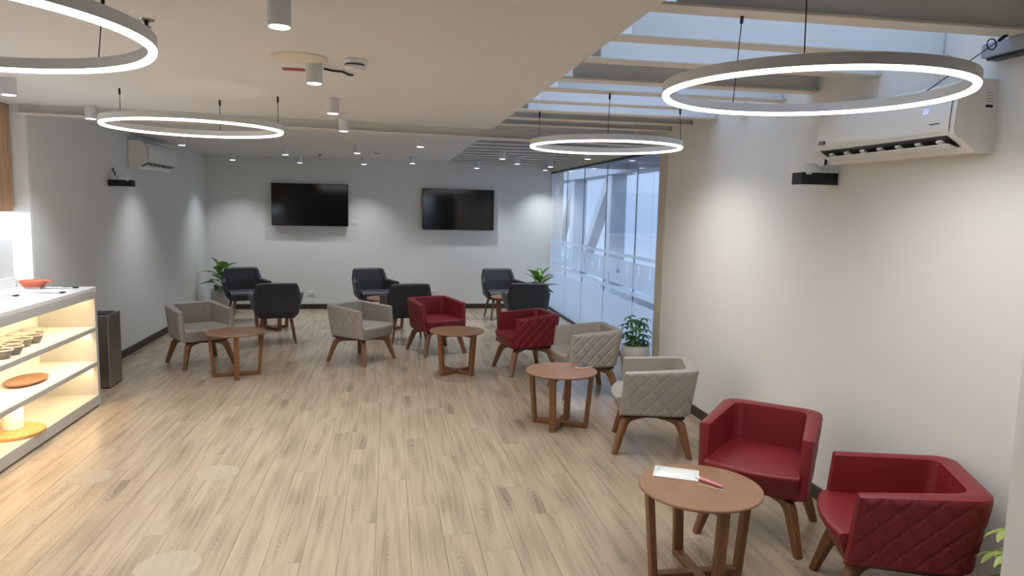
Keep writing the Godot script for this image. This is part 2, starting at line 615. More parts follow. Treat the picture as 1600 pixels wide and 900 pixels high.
func make_glass_wall() -> void:
	var w := setting("window_1", "tall frameless glass wall with an etched frosted lower band")
	var joints := [ZF + 0.02, -11.08, -10.08, -8.98, -7.83, -6.76]
	for k in joints.size() - 1:
		var a: float = joints[k] + 0.004
		var b: float = joints[k + 1] - 0.004
		var pane := put("pane", span(Vector3(XG - 0.005, 0.03, a), Vector3(XG + 0.005, 2.37, b), 0.001), M.glass, w)
		var st := st_new()
		st.set_smooth_group(-1)
		var x := XG - 0.0065
		var strip := func(y0: float, y1: float, z0: float, z1: float) -> void:
			quad(st, Vector3(x, y0, z0), Vector3(x, y1, z0), Vector3(x, y1, z1), Vector3(x, y0, z1))
		strip.call(0.035, 0.69, a, b)
		strip.call(0.76, 0.81, a, b)
		strip.call(1.195, 1.235, a, b)
		# figures
		var n := 3
		var cw := (b - a) / n
		for i in n:
			var mid := a + cw * (i + 0.5)
			var kind: int = [0, 2, 1, 1, 0][k] if i != 1 else [1, 0, 2, 0, 0][k]
			var m := 22
			for j in m:
				var t0 := float(j) / m
				var t1 := float(j + 1) / m
				var y0 := lerpf(0.845, 1.15, t0)
				var y1 := lerpf(0.845, 1.15, t1)
				var p := figure_profile(kind, t0) * 1.7
				var q := figure_profile(kind, t1) * 1.7
				quad(st, Vector3(x, y0, mid - cw / 2), Vector3(x, y1, mid - cw / 2), Vector3(x, y1, mid - q.x), Vector3(x, y0, mid - p.x))
				quad(st, Vector3(x, y0, mid + p.y), Vector3(x, y1, mid + q.y), Vector3(x, y1, mid + cw / 2), Vector3(x, y0, mid + cw / 2))
		put("frosted_film", done(st), M.film, pane)
		if k < joints.size() - 2:
			put("joint_seal", span(Vector3(XG - 0.006, 0.03, b + 0.0005), Vector3(XG + 0.006, 2.37, b + 0.0075)), M.dark_metal, w)
	put("wall_channel", span(Vector3(XG - 0.02, 0.03, ZF), Vector3(XG + 0.02, 2.37, ZF + 0.02)), M.white, w)

func make_outside() -> void:
	var g := put("ground", span(Vector3(XG + 0.12, -0.4, -60), Vector3(40, -0.15, 30)), M.ground_out, self)
	tag(g, "grey paved yard outside the glass wall", "ground", "", "structure")
	var t := thing("steel_truss", "grey steel truss with diagonal braces standing outside the glass wall", "truss")
	var x := 4.5
	var posts := [-13.8, -16.7, -19.6, -22.5]
	put("top_chord", span(Vector3(x - 0.2, 2.45, -25), Vector3(x + 0.2, 2.85, -6.0), 0.01), M.steel_paint, t)
	put("bottom_chord", span(Vector3(x - 0.2, -0.15, -25), Vector3(x + 0.2, 0.25, -6.0), 0.01), M.steel_paint, t)
	for z in posts:
		put("post", span(Vector3(x - 0.16, 0.25, z - 0.17), Vector3(x + 0.16, 2.45, z + 0.17), 0.01), M.steel_paint, t)
		var a := Vector3(x, 2.42, z - 0.25)
		var b := Vector3(x, 0.25, z - 2.5)
		var st := st_new()
		bar(st, [a, b], Vector3.RIGHT, [0.22, 0.22], [0.24, 0.24], 0.01)
		put("diagonal_brace", done(st), M.steel_paint, t)
	var canopy := thing("canopy", "pale canopy roof over the walkway beyond the glass", "canopy")
	put("roof_panel", span(Vector3(XG + 0.2, 2.62, -13.2), Vector3(x - 0.2, 2.7, -6.0), 0.01), M.facade, canopy)
	for z in [-12.6, -10.8, -9.0, -7.2]:
		put("rafter", span(Vector3(XG + 0.2, 2.5, z - 0.06), Vector3(x - 0.2, 2.62, z + 0.06), 0.005), M.steel_paint, canopy)
	var b := thing("building", "long white panel clad building across the yard", "building")
	put("wall", span(Vector3(7.1, -0.2, -46), Vector3(12, 2.86, -5)), M.steel_paint, b)
	put("coping", span(Vector3(6.96, 2.86, -46), Vector3(12.1, 3.0, -5), 0.01), M.steel_paint, b)
	for k in 34:
		put("cladding_panel", span(Vector3(7.04, -0.15, -46 + k * 1.2 + 0.012), Vector3(7.1, 2.85, -46 + (k + 1) * 1.2 - 0.012), 0.006), M.facade, b)
# ---------------------------------------------------------------- chairs and tables
# U in plan, from the front of one arm round the back to the front of the other
func u_outline(hf: float, hb: float, zf: float, zb: float, r: float, na: int, nc: int, nb: int) -> PackedVector2Array:
	var p := PackedVector2Array()
	var corner_z := zb + r
	for i in na: p.append(Vector2(lerpf(hf, hb, float(i) / na), lerpf(zf, corner_z, float(i) / na)))
	for i in nc:
		var a := float(i) / nc * PI / 2
		p.append(Vector2(hb - r + r * cos(a), zb + r - r * sin(a)))
	for i in nb: p.append(Vector2(lerpf(hb - r, -hb + r, float(i) / nb), zb))
	for i in nc:
		var a := float(i) / nc * PI / 2
		p.append(Vector2(-hb + r - r * sin(a), zb + r - r * cos(a)))
	for i in na + 1: p.append(Vector2(lerpf(-hb, -hf, float(i) / na), lerpf(corner_z, zf, float(i) / na)))
	return p

func make_tub_chair(upholstery: Material) -> Node3D:
	var t := thing("tub_chair", "tub chair", "chair", Vector3.ZERO, 0.0, "quilted tub chairs")
	var na := 56
	var nc := 16
	var nb := 50
	var top := u_outline(0.292, 0.275, 0.205, -0.305, 0.085, na, nc, nb)
	var bot := u_outline(0.278, 0.25, 0.235, -0.255, 0.08, na, nc, nb)
	var itop := u_outline(0.238, 0.205, 0.205, -0.225, 0.06, na, nc, nb)
	var ibot := u_outline(0.232, 0.20, 0.235, -0.20, 0.06, na, nc, nb)
	var n := top.size()
	var yb := 0.29
	var ytop := PackedFloat32Array()
	var s := PackedFloat32Array()
	for i in n:
		ytop.append(lerpf(0.635, 0.60, clampf((top[i].y + 0.28) / 0.48, 0.0, 1.0)))
		s.append(0.0 if i == 0 else s[i - 1] + (top[i] * 0.5 + bot[i] * 0.5).distance_to(top[i - 1] * 0.5 + bot[i - 1] * 0.5))
	var rows := []
	var m := 38
	for j in m + 1:
		var v := float(j) / m
		var row := PackedVector3Array()
		for i in n:
			var p := bot[i].lerp(top[i], v)
			var i0 := maxi(i - 1, 0)
			var i1 := mini(i + 1, n - 1)
			var tg := (bot[i1].lerp(top[i1], v) - bot[i0].lerp(top[i0], v)).normalized()
			var nr := Vector2(-tg.y, tg.x)
			if nr.dot(p - Vector2(0, 0.05)) < 0: nr = -nr
			var y := lerpf(yb, ytop[i], v)
			var c := s[i] - s[n - 1] * 0.5
			var a := c / 0.105 + y / 0.122
			var b := c / 0.105 - y / 0.122
			var d := minf(absf(a - roundf(a)), absf(b - roundf(b)))
			var edge := clampf(minf(v, 1.0 - v) / 0.05, 0.0, 1.0) * clampf(minf(s[i], s[n - 1] - s[i]) / 0.03, 0.0, 1.0)
			var disp := 0.0075 * (1.0 - exp(-pow(d / 0.075, 2.0))) * edge
			if v < 0.07: disp -= 0.018 * pow(1.0 - v / 0.07, 2.0)
			row.append(Vector3(p.x + nr.x * disp, y, p.y + nr.y * disp))
		rows.append(row)
	var st := st_new()
	lattice(st, rows, true)
	put("quilted_shell", done(st), upholstery, t)
	# rim, inside and arm fronts
	st = st_new()
	var inner := []
	var lip := [rows[m]]
	for k in 5:
		var row := PackedVector3Array()
		var f := float(k + 1) / 6.0
		for i in n:
			var p := top[i].lerp(itop[i], f)
			row.append(Vector3(p.x, ytop[i] + 0.010 * sin(f * PI), p.y))
		lip.append(row)
	for j in m + 1:
		var v := 1.0 - float(j) / m
		var row := PackedVector3Array()
		for i in n:
			var p := ibot[i].lerp(itop[i], v)
			row.append(Vector3(p.x, lerpf(yb, ytop[i], v), p.y))
		inner.append(row)
	lip.append(inner[0])
	lattice(st, lip, true, false, 1)
	lattice(st, inner, true, false, 2)
	for e in [0, n - 1]:
		var cap := []
		for j in m + 1:
			var a: Vector3 = rows[m - j][e]
			var b: Vector3 = inner[j][e]
			var mid := (a + b) * 0.5 + Vector3(0, 0, 0.007)
			cap.append(PackedVector3Array([a, a.lerp(mid, 0.7) + Vector3(0, 0, 0.002), mid, b.lerp(mid, 0.7) + Vector3(0, 0, 0.002), b]))
		lattice(st, cap, e == 0, false, 3)
		st.set_smooth_group(-1)
		var low: Vector3 = cap[0][2]
		for k in lip.size() - 1:
			if e == 0: tri(st, low, lip[k][e], lip[k + 1][e])
			else: tri(st, low, lip[k + 1][e], lip[k][e])
	put("lining", done(st), upholstery, t)
	# seat: crowned cushion with a front that swells forward
	st = st_new()
	var sr := []
	for j in 25:
		var row := PackedVector3Array()
		var fz := float(j) / 24
		for i in 21:
			var fx := float(i) / 20 * 2.0 - 1.0
			# unroll: bottom front -> front -> top -> back
			var q := Vector3.ZERO
			var bow := 0.045 * (1.0 - fx * fx)
			if fz < 0.3:
				var k := fz / 0.3
				q = Vector3(0, lerpf(0.285, 0.40, k), lerpf(0.225, 0.262, k) + bow * (0.4 + 0.6 * k))
			elif fz < 0.45:
				var k := (fz - 0.3) / 0.15 * PI / 2
				q = Vector3(0, 0.40 + 0.02 * sin(k), 0.240 + bow + 0.022 * cos(k))
			else:
				var k := (fz - 0.45) / 0.55
				q = Vector3(0, 0.42 + 0.012 * sin(k * PI) * (1.0 - fx * fx * 0.6), lerpf(0.240 + bow, -0.225, k))
			q.x = fx * lerpf(0.243, 0.212, clampf((0.235 - q.z) / 0.44, 0.0, 1.0))
			row.append(q)
		sr.append(row)
	lattice(st, sr, false)
	st.set_smooth_group(-1)
	for e in [0, 20]:
		for j in 24:
			var hub := Vector3(sr[0][e].x * 0.97, 0.29, 0.0)
			if e == 0: tri(st, hub, sr[j][e], sr[j + 1][e])
			else: tri(st, hub, sr[j + 1][e], sr[j][e])
	put("seat", done(st), upholstery, t)
	put("seat_pan", span(Vector3(-0.235, 0.276, -0.225), Vector3(0.235, 0.292, 0.225), 0.004), M.black, t)
	# base: four bent legs that meet under the seat
	put("hub", box(Vector3(0.13, 0.03, 0.13), 0.006, Vector3(0, 0.262, 0)), M.black, t)
	for k in 4:
		var a := PI / 4 + k * PI / 2
		var d := Vector3(sin(a), 0, cos(a))
		var path := []
		for q in [[0.02, 0.243], [0.12, 0.246], [0.2, 0.25], [0.24, 0.249], [0.268, 0.238], [0.286, 0.218], [0.298, 0.19], [0.33, 0.11], [0.372, 0.0]]:
			path.append(d * q[0] + Vector3(0, q[1], 0))
		st = st_new()
		bar(st, path, d.cross(Vector3.UP), [0.05, 0.05, 0.052, 0.052, 0.052, 0.052, 0.051, 0.046, 0.04], [0.03, 0.034, 0.042, 0.052, 0.06, 0.06, 0.054, 0.046, 0.037], 0.007)
		put("leg", done(st), M.walnut, t)
	return t

func make_armchair() -> Node3D:
	var t := thing("armchair", "armchair", "chair", Vector3.ZERO, 0.0, "charcoal armchairs by the end wall")
	var na := 22
	var nc := 20
	var nb := 22
	var top := u_outline(0.345, 0.285, 0.20, -0.27, 0.08, na, nc, nb)
	var bot := u_outline(0.26, 0.25, 0.20, -0.215, 0.09, na, nc, nb)
	var itop := u_outline(0.295, 0.235, 0.20, -0.215, 0.06, na, nc, nb)
	var ibot := u_outline(0.225, 0.215, 0.20, -0.17, 0.07, na, nc, nb)
	var n := top.size()
	var yb := 0.335
	var ytop := PackedFloat32Array()
	for i in n:
		var u := absf(float(i) - (n - 1) * 0.5) / ((n - 1) * 0.5)
		var k := smoothstep(0.40, 0.60, u)
		var y := lerpf(0.765, 0.605, k) - 0.015 * pow(u, 3.0)
		if u < 0.4: y -= 0.01 * pow(u / 0.4, 4.0)
		ytop.append(y)
	var m := 18
	var rows := []
	var inner := []
	for j in m + 1:
		var v := float(j) / m
		var row := PackedVector3Array()
		for i in n:
			# arms and back lean out as they rise; the back leans less where it is high
			var p := bot[i].lerp(top[i], pow(v, 0.65))
			var y := lerpf(yb, ytop[i], v)
			if y > 0.6:
				var over := (y - 0.6) / 0.17
				p.x *= 1.0 - 0.10 * over
				p.y -= 0.035 * over
			if v < 0.2: p *= 1.0 - 0.10 * pow(1.0 - v / 0.2, 2.0)
			row.append(Vector3(p.x, y, p.y))
		rows.append(row)
	for j in m + 1:
		var v := 1.0 - float(j) / m
		var row := PackedVector3Array()
		for i in n:
			var p := ibot[i].lerp(itop[i], pow(v, 0.65))
			var y := lerpf(yb + 0.02, ytop[i], v)
			if y > 0.6:
				var over := (y - 0.6) / 0.17
				p.x *= 1.0 - 0.10 * over
				p.y -= 0.035 * over
			row.append(Vector3(p.x, y, p.y))
		inner.append(row)
	var st := st_new()
	lattice(st, rows, true, false, 1)
	var lip := [rows[m]]
	for k in 5:
		var f := float(k + 1) / 6.0
		var row := PackedVector3Array()
		for i in n:
			var a: Vector3 = rows[m][i]
			var b: Vector3 = inner[0][i]
			row.append(a.lerp(b, f) + Vector3(0, 0.014 * sin(f * PI), 0))
		lip.append(row)
	lip.append(inner[0])
	lattice(st, lip, true, false, 1)
	lattice(st, inner, true, false, 1)
	for e in [0, n - 1]:
		var cap := []
		for j in m + 1:
			var a: Vector3 = rows[m - j][e]
			var b: Vector3 = inner[j][e]
			cap.append(PackedVector3Array([a, (a + b) * 0.5 + Vector3(0, 0, 0.012), b]))
		lattice(st, cap, e == 0, false, 3)
	put("shell", done(st), M.charcoal, t)
	st = st_new()
	var sr := []
	for j in 13:
		var row := PackedVector3Array()
		var fz := float(j) / 12
		for i in 13:
			var fx := float(i) / 12 * 2.0 - 1.0
			var q := Vector3.ZERO
			var bow := 0.03 * (1.0 - fx * fx)
			if fz < 0.3: q = Vector3(0, lerpf(0.335, 0.425, fz / 0.3), 0.2 + bow + 0.03 * fz / 0.3)
			else:
				var k := (fz - 0.3) / 0.7
				q = Vector3(0, 0.445 + 0.012 * sin(k * PI), lerpf(0.215 + bow, -0.19, k))
			q.x = fx * 0.24
			row.append(q)
		sr.append(row)
	lattice(st, sr, false)
	put("seat", done(st), M.charcoal, t)
	put("seat_pan", span(Vector3(-0.21, 0.322, -0.17), Vector3(0.21, 0.345, 0.2), 0.004), M.black, t)
	for sx in [-1.0, 1.0]:
		for sz in [-1.0, 1.0]:
			st = st_new()
			tube(st, [Vector3(sx * 0.165, 0.325, sz * 0.15 + 0.01), Vector3(sx * 0.195, 0.16, sz * 0.185 + 0.01), Vector3(sx * 0.218, 0.0, sz * 0.212 + 0.01)], 0.021, 10, 0.012)
			put("leg", done(st), M.walnut, t)
	return t

func make_table() -> Node3D:
	var t := thing("side_table", "side table", "table", Vector3.ZERO, 0.0, "round wooden side tables")
	var R := 0.29
	put("table_top", turned([Vector2(0.0, 0.455), Vector2(R - 0.003, 0.455), Vector2(R, 0.451), Vector2(R, 0.446), Vector2(R - 0.014, 0.437), Vector2(0.0, 0.437)], 56), M.table_top, t)
	for k in 2:
		var d := Vector3(1, 0, 0) if k == 0 else Vector3(0, 0, 1)
		var ac := Vector3(0, 0, 1) if k == 0 else Vector3(1, 0, 0)
		for sg in [-1.0, 1.0]:
			var st := st_new()
			bar(st, [d * sg * 0.214 + Vector3(0, 0.0, 0), d * sg * 0.252 + Vector3(0, 0.437, 0)], ac * sg, [0.05, 0.05], [0.032, 0.034], 0.004)
			put("leg", done(st), M.walnut, t)
		var lift := 0.0 if k == 0 else 0.0005
		put("floor_rail", box(Vector3(0.40, 0.034, 0.05) if k == 0 else Vector3(0.05, 0.034, 0.40), 0.004, Vector3(0, 0.018 + lift, 0)), M.walnut, t)
		put("top_rail", box(Vector3(0.475, 0.03, 0.05) if k == 0 else Vector3(0.05, 0.03, 0.475), 0.004, Vector3(0, 0.4215 - lift, 0)), M.walnut, t)
	return t

func facing(d: Vector2) -> float:
	return atan2(d.x, d.y)

func make_seating() -> void:
	var red := make_tub_chair(M.red)
	var grey: Node3D = red.duplicate()
	grey.name = numbered("tub_chair")
	add_child(grey)
	for p in ["quilted_shell", "lining", "seat"]:
		(grey.get_node(p) as MeshInstance3D).material_override = M.taupe
	var tub := [
		[0, 0.56, -8.51, Vector2(0.38, 0.925), "red tub chair facing the bare round table, next to a grey tub chair"],
		[0, 1.455, -7.435, Vector2(-0.98, 0.21), "red tub chair with its back to the glass wall, facing the bare table"],
		[0, 2.035, -3.51, Vector2(-0.65, 0.76), "red tub chair against the white wall, behind the table with a packet"],
		[0, 2.21, -2.68, Vector2(-0.913, -0.41), "red tub chair with quilted side beside the white pillar and variegated plant"],
		[1, -2.03, -8.05, Vector2(0.56, 0.83), "grey tub chair by the long side wall, behind a bare round table"],
		[1, -0.31, -8.08, Vector2(0.78, 0.62), "grey tub chair with quilted side turned towards the neighbouring red tub chair"],
		[1, 1.84, -6.46, Vector2(-0.998, 0.05), "grey tub chair in front of the white planter at the glass wall"],
		[1, 1.935, -4.91, Vector2(-0.95, -0.31), "grey tub chair close to the white wall, beside the table with a phone"]]
	var first := [true, true]
	for a in tub:
		var src: Node3D = red if a[0] == 0 else grey
		var at := Vector3(a[1], 0, a[2])
		if first[a[0]]:
			first[a[0]] = false
			src.position = at
			src.rotation.y = facing(a[3])
			src.set_meta("label", a[4])
		else:
			dup(src, a[4], at, facing(a[3]))
	var dark := make_armchair()
	var arm := [
		[-2.12, -10.98, Vector2(0.36, 0.93), "charcoal armchair with the broad leaved plant of the corner behind it"],
		[-1.41, -9.27, Vector2(-0.18, -0.98), "charcoal armchair with its back turned, near the grey tub chair by the side wall"],
		[-0.24, -10.98, Vector2(0.32, 0.95), "charcoal armchair against the end wall below the gap between the televisions"],
		[0.23, -9.23, Vector2(-0.12, -0.99), "charcoal armchair with its back turned, behind the red tub chair"],
		[1.75, -11.02, Vector2(0.12, 0.99), "charcoal armchair by the end wall beneath the television nearer the glass"],
		[1.84, -9.33, Vector2(0.1, -0.99), "charcoal armchair with its back turned, beside the glass wall"]]
	for k in arm.size():
		var a: Array = arm[k]
		if k == 0:
			dark.position = Vector3(a[0], 0, a[1])
			dark.rotation.y = facing(a[2])
			dark.set_meta("label", a[3])
		else:
			dup(dark, a[3], Vector3(a[0], 0, a[1]), facing(a[2]))
	var table := make_table()
	var tabs := [
		[1.46, -3.04, 0.0, "round wooden side table holding a white packet and pink marker"],
		[1.375, -5.47, -29.0, "round wooden side table with a mobile phone lying on it"],
		[0.705, -7.37, 40.0, "bare round wooden side table between two red tub chairs"],
		[-1.53, -7.43, 12.0, "bare round wooden side table before the grey chair at the side wall"],
		[-1.62, -10.22, 35.0, "round wooden side table between charcoal armchairs near the corner plant"],
		[-0.03, -10.1, 20.0, "round wooden side table between charcoal armchairs below the televisions"],
		[1.76, -10.22, 40.0, "round wooden side table between charcoal armchairs beside the glass wall"]]
	for k in tabs.size():
		var a: Array = tabs[k]
		if k == 0:
			table.position = Vector3(a[0], 0, a[1])
			table.rotation.y = deg_to_rad(a[2])
			table.set_meta("label", a[3])
		else:
			dup(table, a[3], Vector3(a[0], 0, a[1]), deg_to_rad(a[2]))
# ---------------------------------------------------------------- lamps
func ring_lamp(c: Vector3, D: float, energy: float, label: String, wires: Array) -> void:
	var t := thing("ring_lamp", label, "lamp", c, 0.0, "white ring pendant lamps")
	var R := D / 2
	# body: a square channel turned to a ring, open below where the diffuser sits
	put("ring_body", turned([Vector2(R - 0.0135, 0.004), Vector2(R - 0.0135, 0.042), Vector2(R + 0.0135, 0.042), Vector2(R + 0.0135, 0.004)], 72), M.lamp_white, t)
	put("diffuser_light", turned([Vector2(R + 0.0132, 0.005), Vector2(R + 0.0125, -0.003), Vector2(R + 0.007, -0.010), Vector2(R - 0.007, -0.010), Vector2(R - 0.0125, -0.003), Vector2(R - 0.0132, 0.005)], 72), M.ring_glow, t)
	for k in 10:
		var a := TAU * (k + 0.5) / 10
		spot(t, Vector3(R * cos(a), -0.022, R * sin(a)), Color(1.0, 0.99, 0.978), energy / 10.0, 78.0, 1.0, 0.02)
	for w in wires:
		var top: Vector3 = w[0]
		var b: Vector3 = w[1] - c
		var a: Vector3 = top - c + (b - (top - c)).normalized() * 0.04
		put("wire", tube_mesh([a, a.lerp(b, 0.5), b], 0.0022, 5), M.dark_metal, t)
		put("wire_gripper", tube_mesh([Vector3.ZERO, a - top + c], 0.007, 8), M.dark_metal, get_node("trim_5"), top)

func on_ring(c: Vector3, D: float, px: float, pz: float) -> Vector3:
	var d := Vector2(px - c.x, pz - c.z).normalized() * D / 2
	return Vector3(c.x + d.x, c.y + 0.042, c.z + d.y)

func make_lamps() -> void:
	var c := Vector3(1.613, 2.215, -2.588)
	ring_lamp(c, 1.1, 1.5, "white ring pendant lamp hanging in front of the air conditioner on the white wall", [
		[Vector3(1.33, HC, -2.62), on_ring(c, 1.1, 1.57, -3.13)], [Vector3(2.50, HC, -2.62), on_ring(c, 1.1, 2.16, -2.64)], [Vector3(1.3, HC, -2.14), on_ring(c, 1.1, 1.3, -2.13)]])
	var loop := []
	for k in 15:
		var a := TAU * k / 14.0
		loop.append(Vector3(2.47 + 0.022 * cos(a), HC - 0.03 + 0.022 * sin(a), -2.66) )
	var coil := put("cable_coil", tube_mesh(loop, 0.003, 5), M.dark_metal, self)
	tag(coil, "small coil of spare wire under the beam by the ring lamp", "cable")
	c = Vector3(1.585, 2.214, -5.162)
	ring_lamp(c, 1.1, 1.6, "white ring pendant lamp under the steel beams near the cream door jamb", [
		[Vector3(2.1, HC, -5.02), on_ring(c, 1.1, 2.11, -5.02)], [Vector3(1.15, HC, -5.5), on_ring(c, 1.1, 1.15, -5.5)], [Vector3(1.4, HC, -4.5), on_ring(c, 1.1, 1.4, -4.5)]])
	c = Vector3(-1.279, 2.234, -5.099)
	ring_lamp(c, 1.1, 1.8, "white ring pendant lamp under the plaster ceiling in front of the deep cross beam", [
		[Vector3(-1.8, HC, -5.28), on_ring(c, 1.1, -1.8, -5.28)], [Vector3(-1.24, HC, -5.65), on_ring(c, 1.1, -1.24, -5.65)], [Vector3(-0.78, HC, -5.33), on_ring(c, 1.1, -0.78, -5.33)]])
	c = Vector3(-1.375, 2.224, -2.33)
	ring_lamp(c, 1.3, 1.9, "large white ring pendant lamp under the plaster ceiling beside a sprinkler", [
		[Vector3(-1.06, HC, -2.98), on_ring(c, 1.3, -1.05, -2.9)], [Vector3(-1.9, HC, -2.7), on_ring(c, 1.3, -1.95, -2.63)], [Vector3(-1.3, HC, -1.69), on_ring(c, 1.3, -1.3, -1.69)]])

	# cylinder downlights on the plaster and under the beams
	var g := "downlights on the plaster ceiling"
	var proto := downlight(Vector3(-0.40, HC, -2.80), "white cylinder downlight on the plaster ceiling before the smoke detector", g)
	for p in [[-0.40, -4.03, "white cylinder downlight on the plaster ceiling beside the red tag"], [-0.40, -5.30, "white cylinder downlight on the plaster between the red tag and cross beam"],
			[-0.40, -6.52, "white cylinder downlight in front of the cross beam beside a cover plate"], [-2.37, -5.05, "white cylinder downlight on the plaster ceiling above the bar"],
			[-2.37, -6.30, "white cylinder downlight above the end of the bar by the cross beam"], [-2.37, -8.85, "white cylinder downlight beside the air conditioner of the side wall beyond the bar"],
			[-2.37, -11.55, "white cylinder downlight in the corner of the two walls"], [-1.37, -9.95, "white cylinder downlight on the plaster by the small sprinkler near the end wall"],
			[-0.40, -9.2, "white cylinder downlight past the cross beam beside a cover plate"], [-0.40, -11.6, "white cylinder downlight at the end wall between the two televisions"],
			[0.33, -7.9, "white cylinder downlight on the plaster just past the cross beam near the beams"], [0.34, -11.0, "white cylinder downlight on the plaster near the television by the beams"],
			[-1.4, -11.75, "white cylinder downlight close above the television near the corner plant"], [-2.37, -3.2, "white cylinder downlight above the open end of the bar"]]:
		dup(proto, p[2], Vector3(p[0], HC, p[1]), 0.0)
	g = "downlights on the steel beams"
	var lb := "small white cylinder downlight hung below the open steel beams"
	proto = downlight(Vector3(1.47, HC, -9.37), lb, g)
	for p in [[1.84, -10.33], [1.42, -11.77], [2.58, -11.77], [2.45, -10.81], [2.5, -8.89]]:
		dup(proto, lb, Vector3(p[0], HC, p[1]), 0.0)

func downlight(at: Vector3, label: String, group: String) -> Node3D:
	var h := 0.105
	var t := thing("downlight", label, "lamp", at, 0.0, group)
	put("housing", turned([Vector2(0.0, 0.0), Vector2(0.042, 0.0), Vector2(0.043, -0.003), Vector2(0.043, -h + 0.003), Vector2(0.042, -h), Vector2(0.037, -h), Vector2(0.035, -h + 0.012)], 24), M.lamp_white, t)
	put("lens_light", turned([Vector2(0.0385, -h + 0.001), Vector2(0.036, -h - 0.003), Vector2(0.0, -h - 0.005)], 24), M.spot_glow, t)
	spot(t, Vector3(0, -h - 0.012, 0), Color(0.95, 0.975, 1.0), 1.0, 50.0, 0.9, 0.03)
	return t

# ---------------------------------------------------------------- appliances on walls and ceiling
func make_air_conditioner(label: String, at: Vector3, turn: float, L: float) -> Node3D:
	# local: back on z = 0, front towards +z, length along x
	var t := thing("air_conditioner", label, "appliance", at, turn)
	var H := 0.315
	var prof := [Vector2(0.0, 0.0), Vector2(0.0, H), Vector2(0.12, H), Vector2(0.165, H - 0.02), Vector2(0.195, H - 0.07), Vector2(0.205, 0.10), Vector2(0.2, 0.075), Vector2(0.11, 0.02), Vector2(0.09, 0.0), Vector2(0.0, 0.0)]
	var st := st_new()
	for k in prof.size() - 1:
		lattice(st, [PackedVector3Array([Vector3(-L / 2, prof[k].y, prof[k].x), Vector3(-L / 2, prof[k + 1].y, prof[k + 1].x)]), PackedVector3Array([Vector3(L / 2, prof[k].y, prof[k].x), Vector3(L / 2, prof[k + 1].y, prof[k + 1].x)])], false, false, 1 if k in [2, 3, 4] else -1)
	st.set_smooth_group(-1)
	for e in [-L / 2, L / 2]:
		for k in range(1, prof.size() - 2):
			var a := Vector3(e, prof[0].y, prof[0].x)
			var b := Vector3(e, prof[k].y, prof[k].x)
			var c := Vector3(e, prof[k + 1].y, prof[k + 1].x)
			if e > 0: tri(st, a, c, b)
			else: tri(st, a, b, c)
	put("casing", done(st), M.white_gloss, t)
	# raised front panel
	st = st_new()
	var fp := [Vector2(0.172, H - 0.022), Vector2(0.201, H - 0.072), Vector2(0.211, 0.105), Vector2(0.207, 0.088)]
	for k in fp.size() - 1:
		lattice(st, [PackedVector3Array([Vector3(-L / 2 + 0.025, fp[k].y, fp[k].x), Vector3(-L / 2 + 0.025, fp[k + 1].y, fp[k + 1].x)]), PackedVector3Array([Vector3(L / 2 - 0.025, fp[k].y, fp[k].x), Vector3(L / 2 - 0.025, fp[k + 1].y, fp[k + 1].x)])], false, false, 1)
	put("front_panel", done(st), M.white_gloss, t)
	# outlet under the front: dark mouth, swing flap and vertical vanes
	var tilt := Basis(Vector3.RIGHT, atan2(0.055, 0.09))
	var mouth := st_new()
	bx(mouth, Vector3(0, 0.051, 0.158), Vector3(L - 0.09, 0.006, 0.088), 0.0, Basis(Vector3.RIGHT, -atan2(0.055, 0.09)))
	put("outlet", done(mouth), M.black, t)
	st = st_new()
	bx(st, Vector3(0, 0.030, 0.152), Vector3(L - 0.11, 0.005, 0.05), 0.002, Basis(Vector3.RIGHT, -atan2(0.03, 0.09)))
	put("swing_flap", done(st), M.white, t)
	for k in 7:
		st = st_new()
		bx(st, Vector3((k - 3) * (L - 0.16) / 6.5, 0.045, 0.160), Vector3(0.035, 0.014, 0.04), 0.002, Basis(Vector3.RIGHT, -atan2(0.055, 0.09)))
		put("vane", done(st), M.white, t)
	return t

func lettering(parent: Node3D, words: String, size: float, m: Material, at: Vector3, turn: Vector3, called := "lettering") -> void:
	var tm := TextMesh.new()
	tm.text = words
	var f := SystemFont.new()
	f.font_names = PackedStringArray(["Droid Sans"])
	f.font_weight = 700
	tm.font = f
	tm.font_size = 32
	tm.pixel_size = size / 32.0
	tm.depth = 0.0012
	put(called, tm, m, parent, at, turn)

func make_pump(label: String, at: Vector3, side: float) -> void:
	# a drain pump on a little tray that stands out from the wall; its front looks along +z
	var t := thing("drain_pump", label, "pump", at)
	put("tray", span(Vector3(0, 0, -0.11), Vector3(side * 0.235, 0.07, 0.0), 0.004), M.black, t)
	put("tray_lip", span(Vector3(0, 0.07, -0.115), Vector3(side * 0.24, 0.078, 0.004), 0.002), M.white, t)
	put("tray_base", span(Vector3(0, -0.006, -0.115), Vector3(side * 0.24, 0.0, 0.004), 0.002), M.white, t)
	var dome := put("pump_body", turned([Vector2(0.0, 0.05), Vector2(0.03, 0.046), Vector2(0.048, 0.032), Vector2(0.052, 0.012), Vector2(0.052, 0.0)], 20, true), M.white, t, Vector3(side * 0.15, 0.078, -0.055))
	put("sticker", box(Vector3(0.035, 0.016, 0.001)), M.lamp_white, dome, Vector3(side * 0.045, -0.012, 0.0562))
	put("fitting", box(Vector3(0.04, 0.04, 0.04), 0.005), M.lamp_white, t, Vector3(side * 0.06, 0.098, -0.05))
	put("hose", tube_mesh([Vector3(side * 0.06, 0.115, -0.05), Vector3(side * 0.05, 0.15, -0.06), Vector3(side * 0.025, 0.16, -0.09), Vector3(side * 0.02, 0.19, -0.12)], 0.008, 8), M.dark_metal, t)

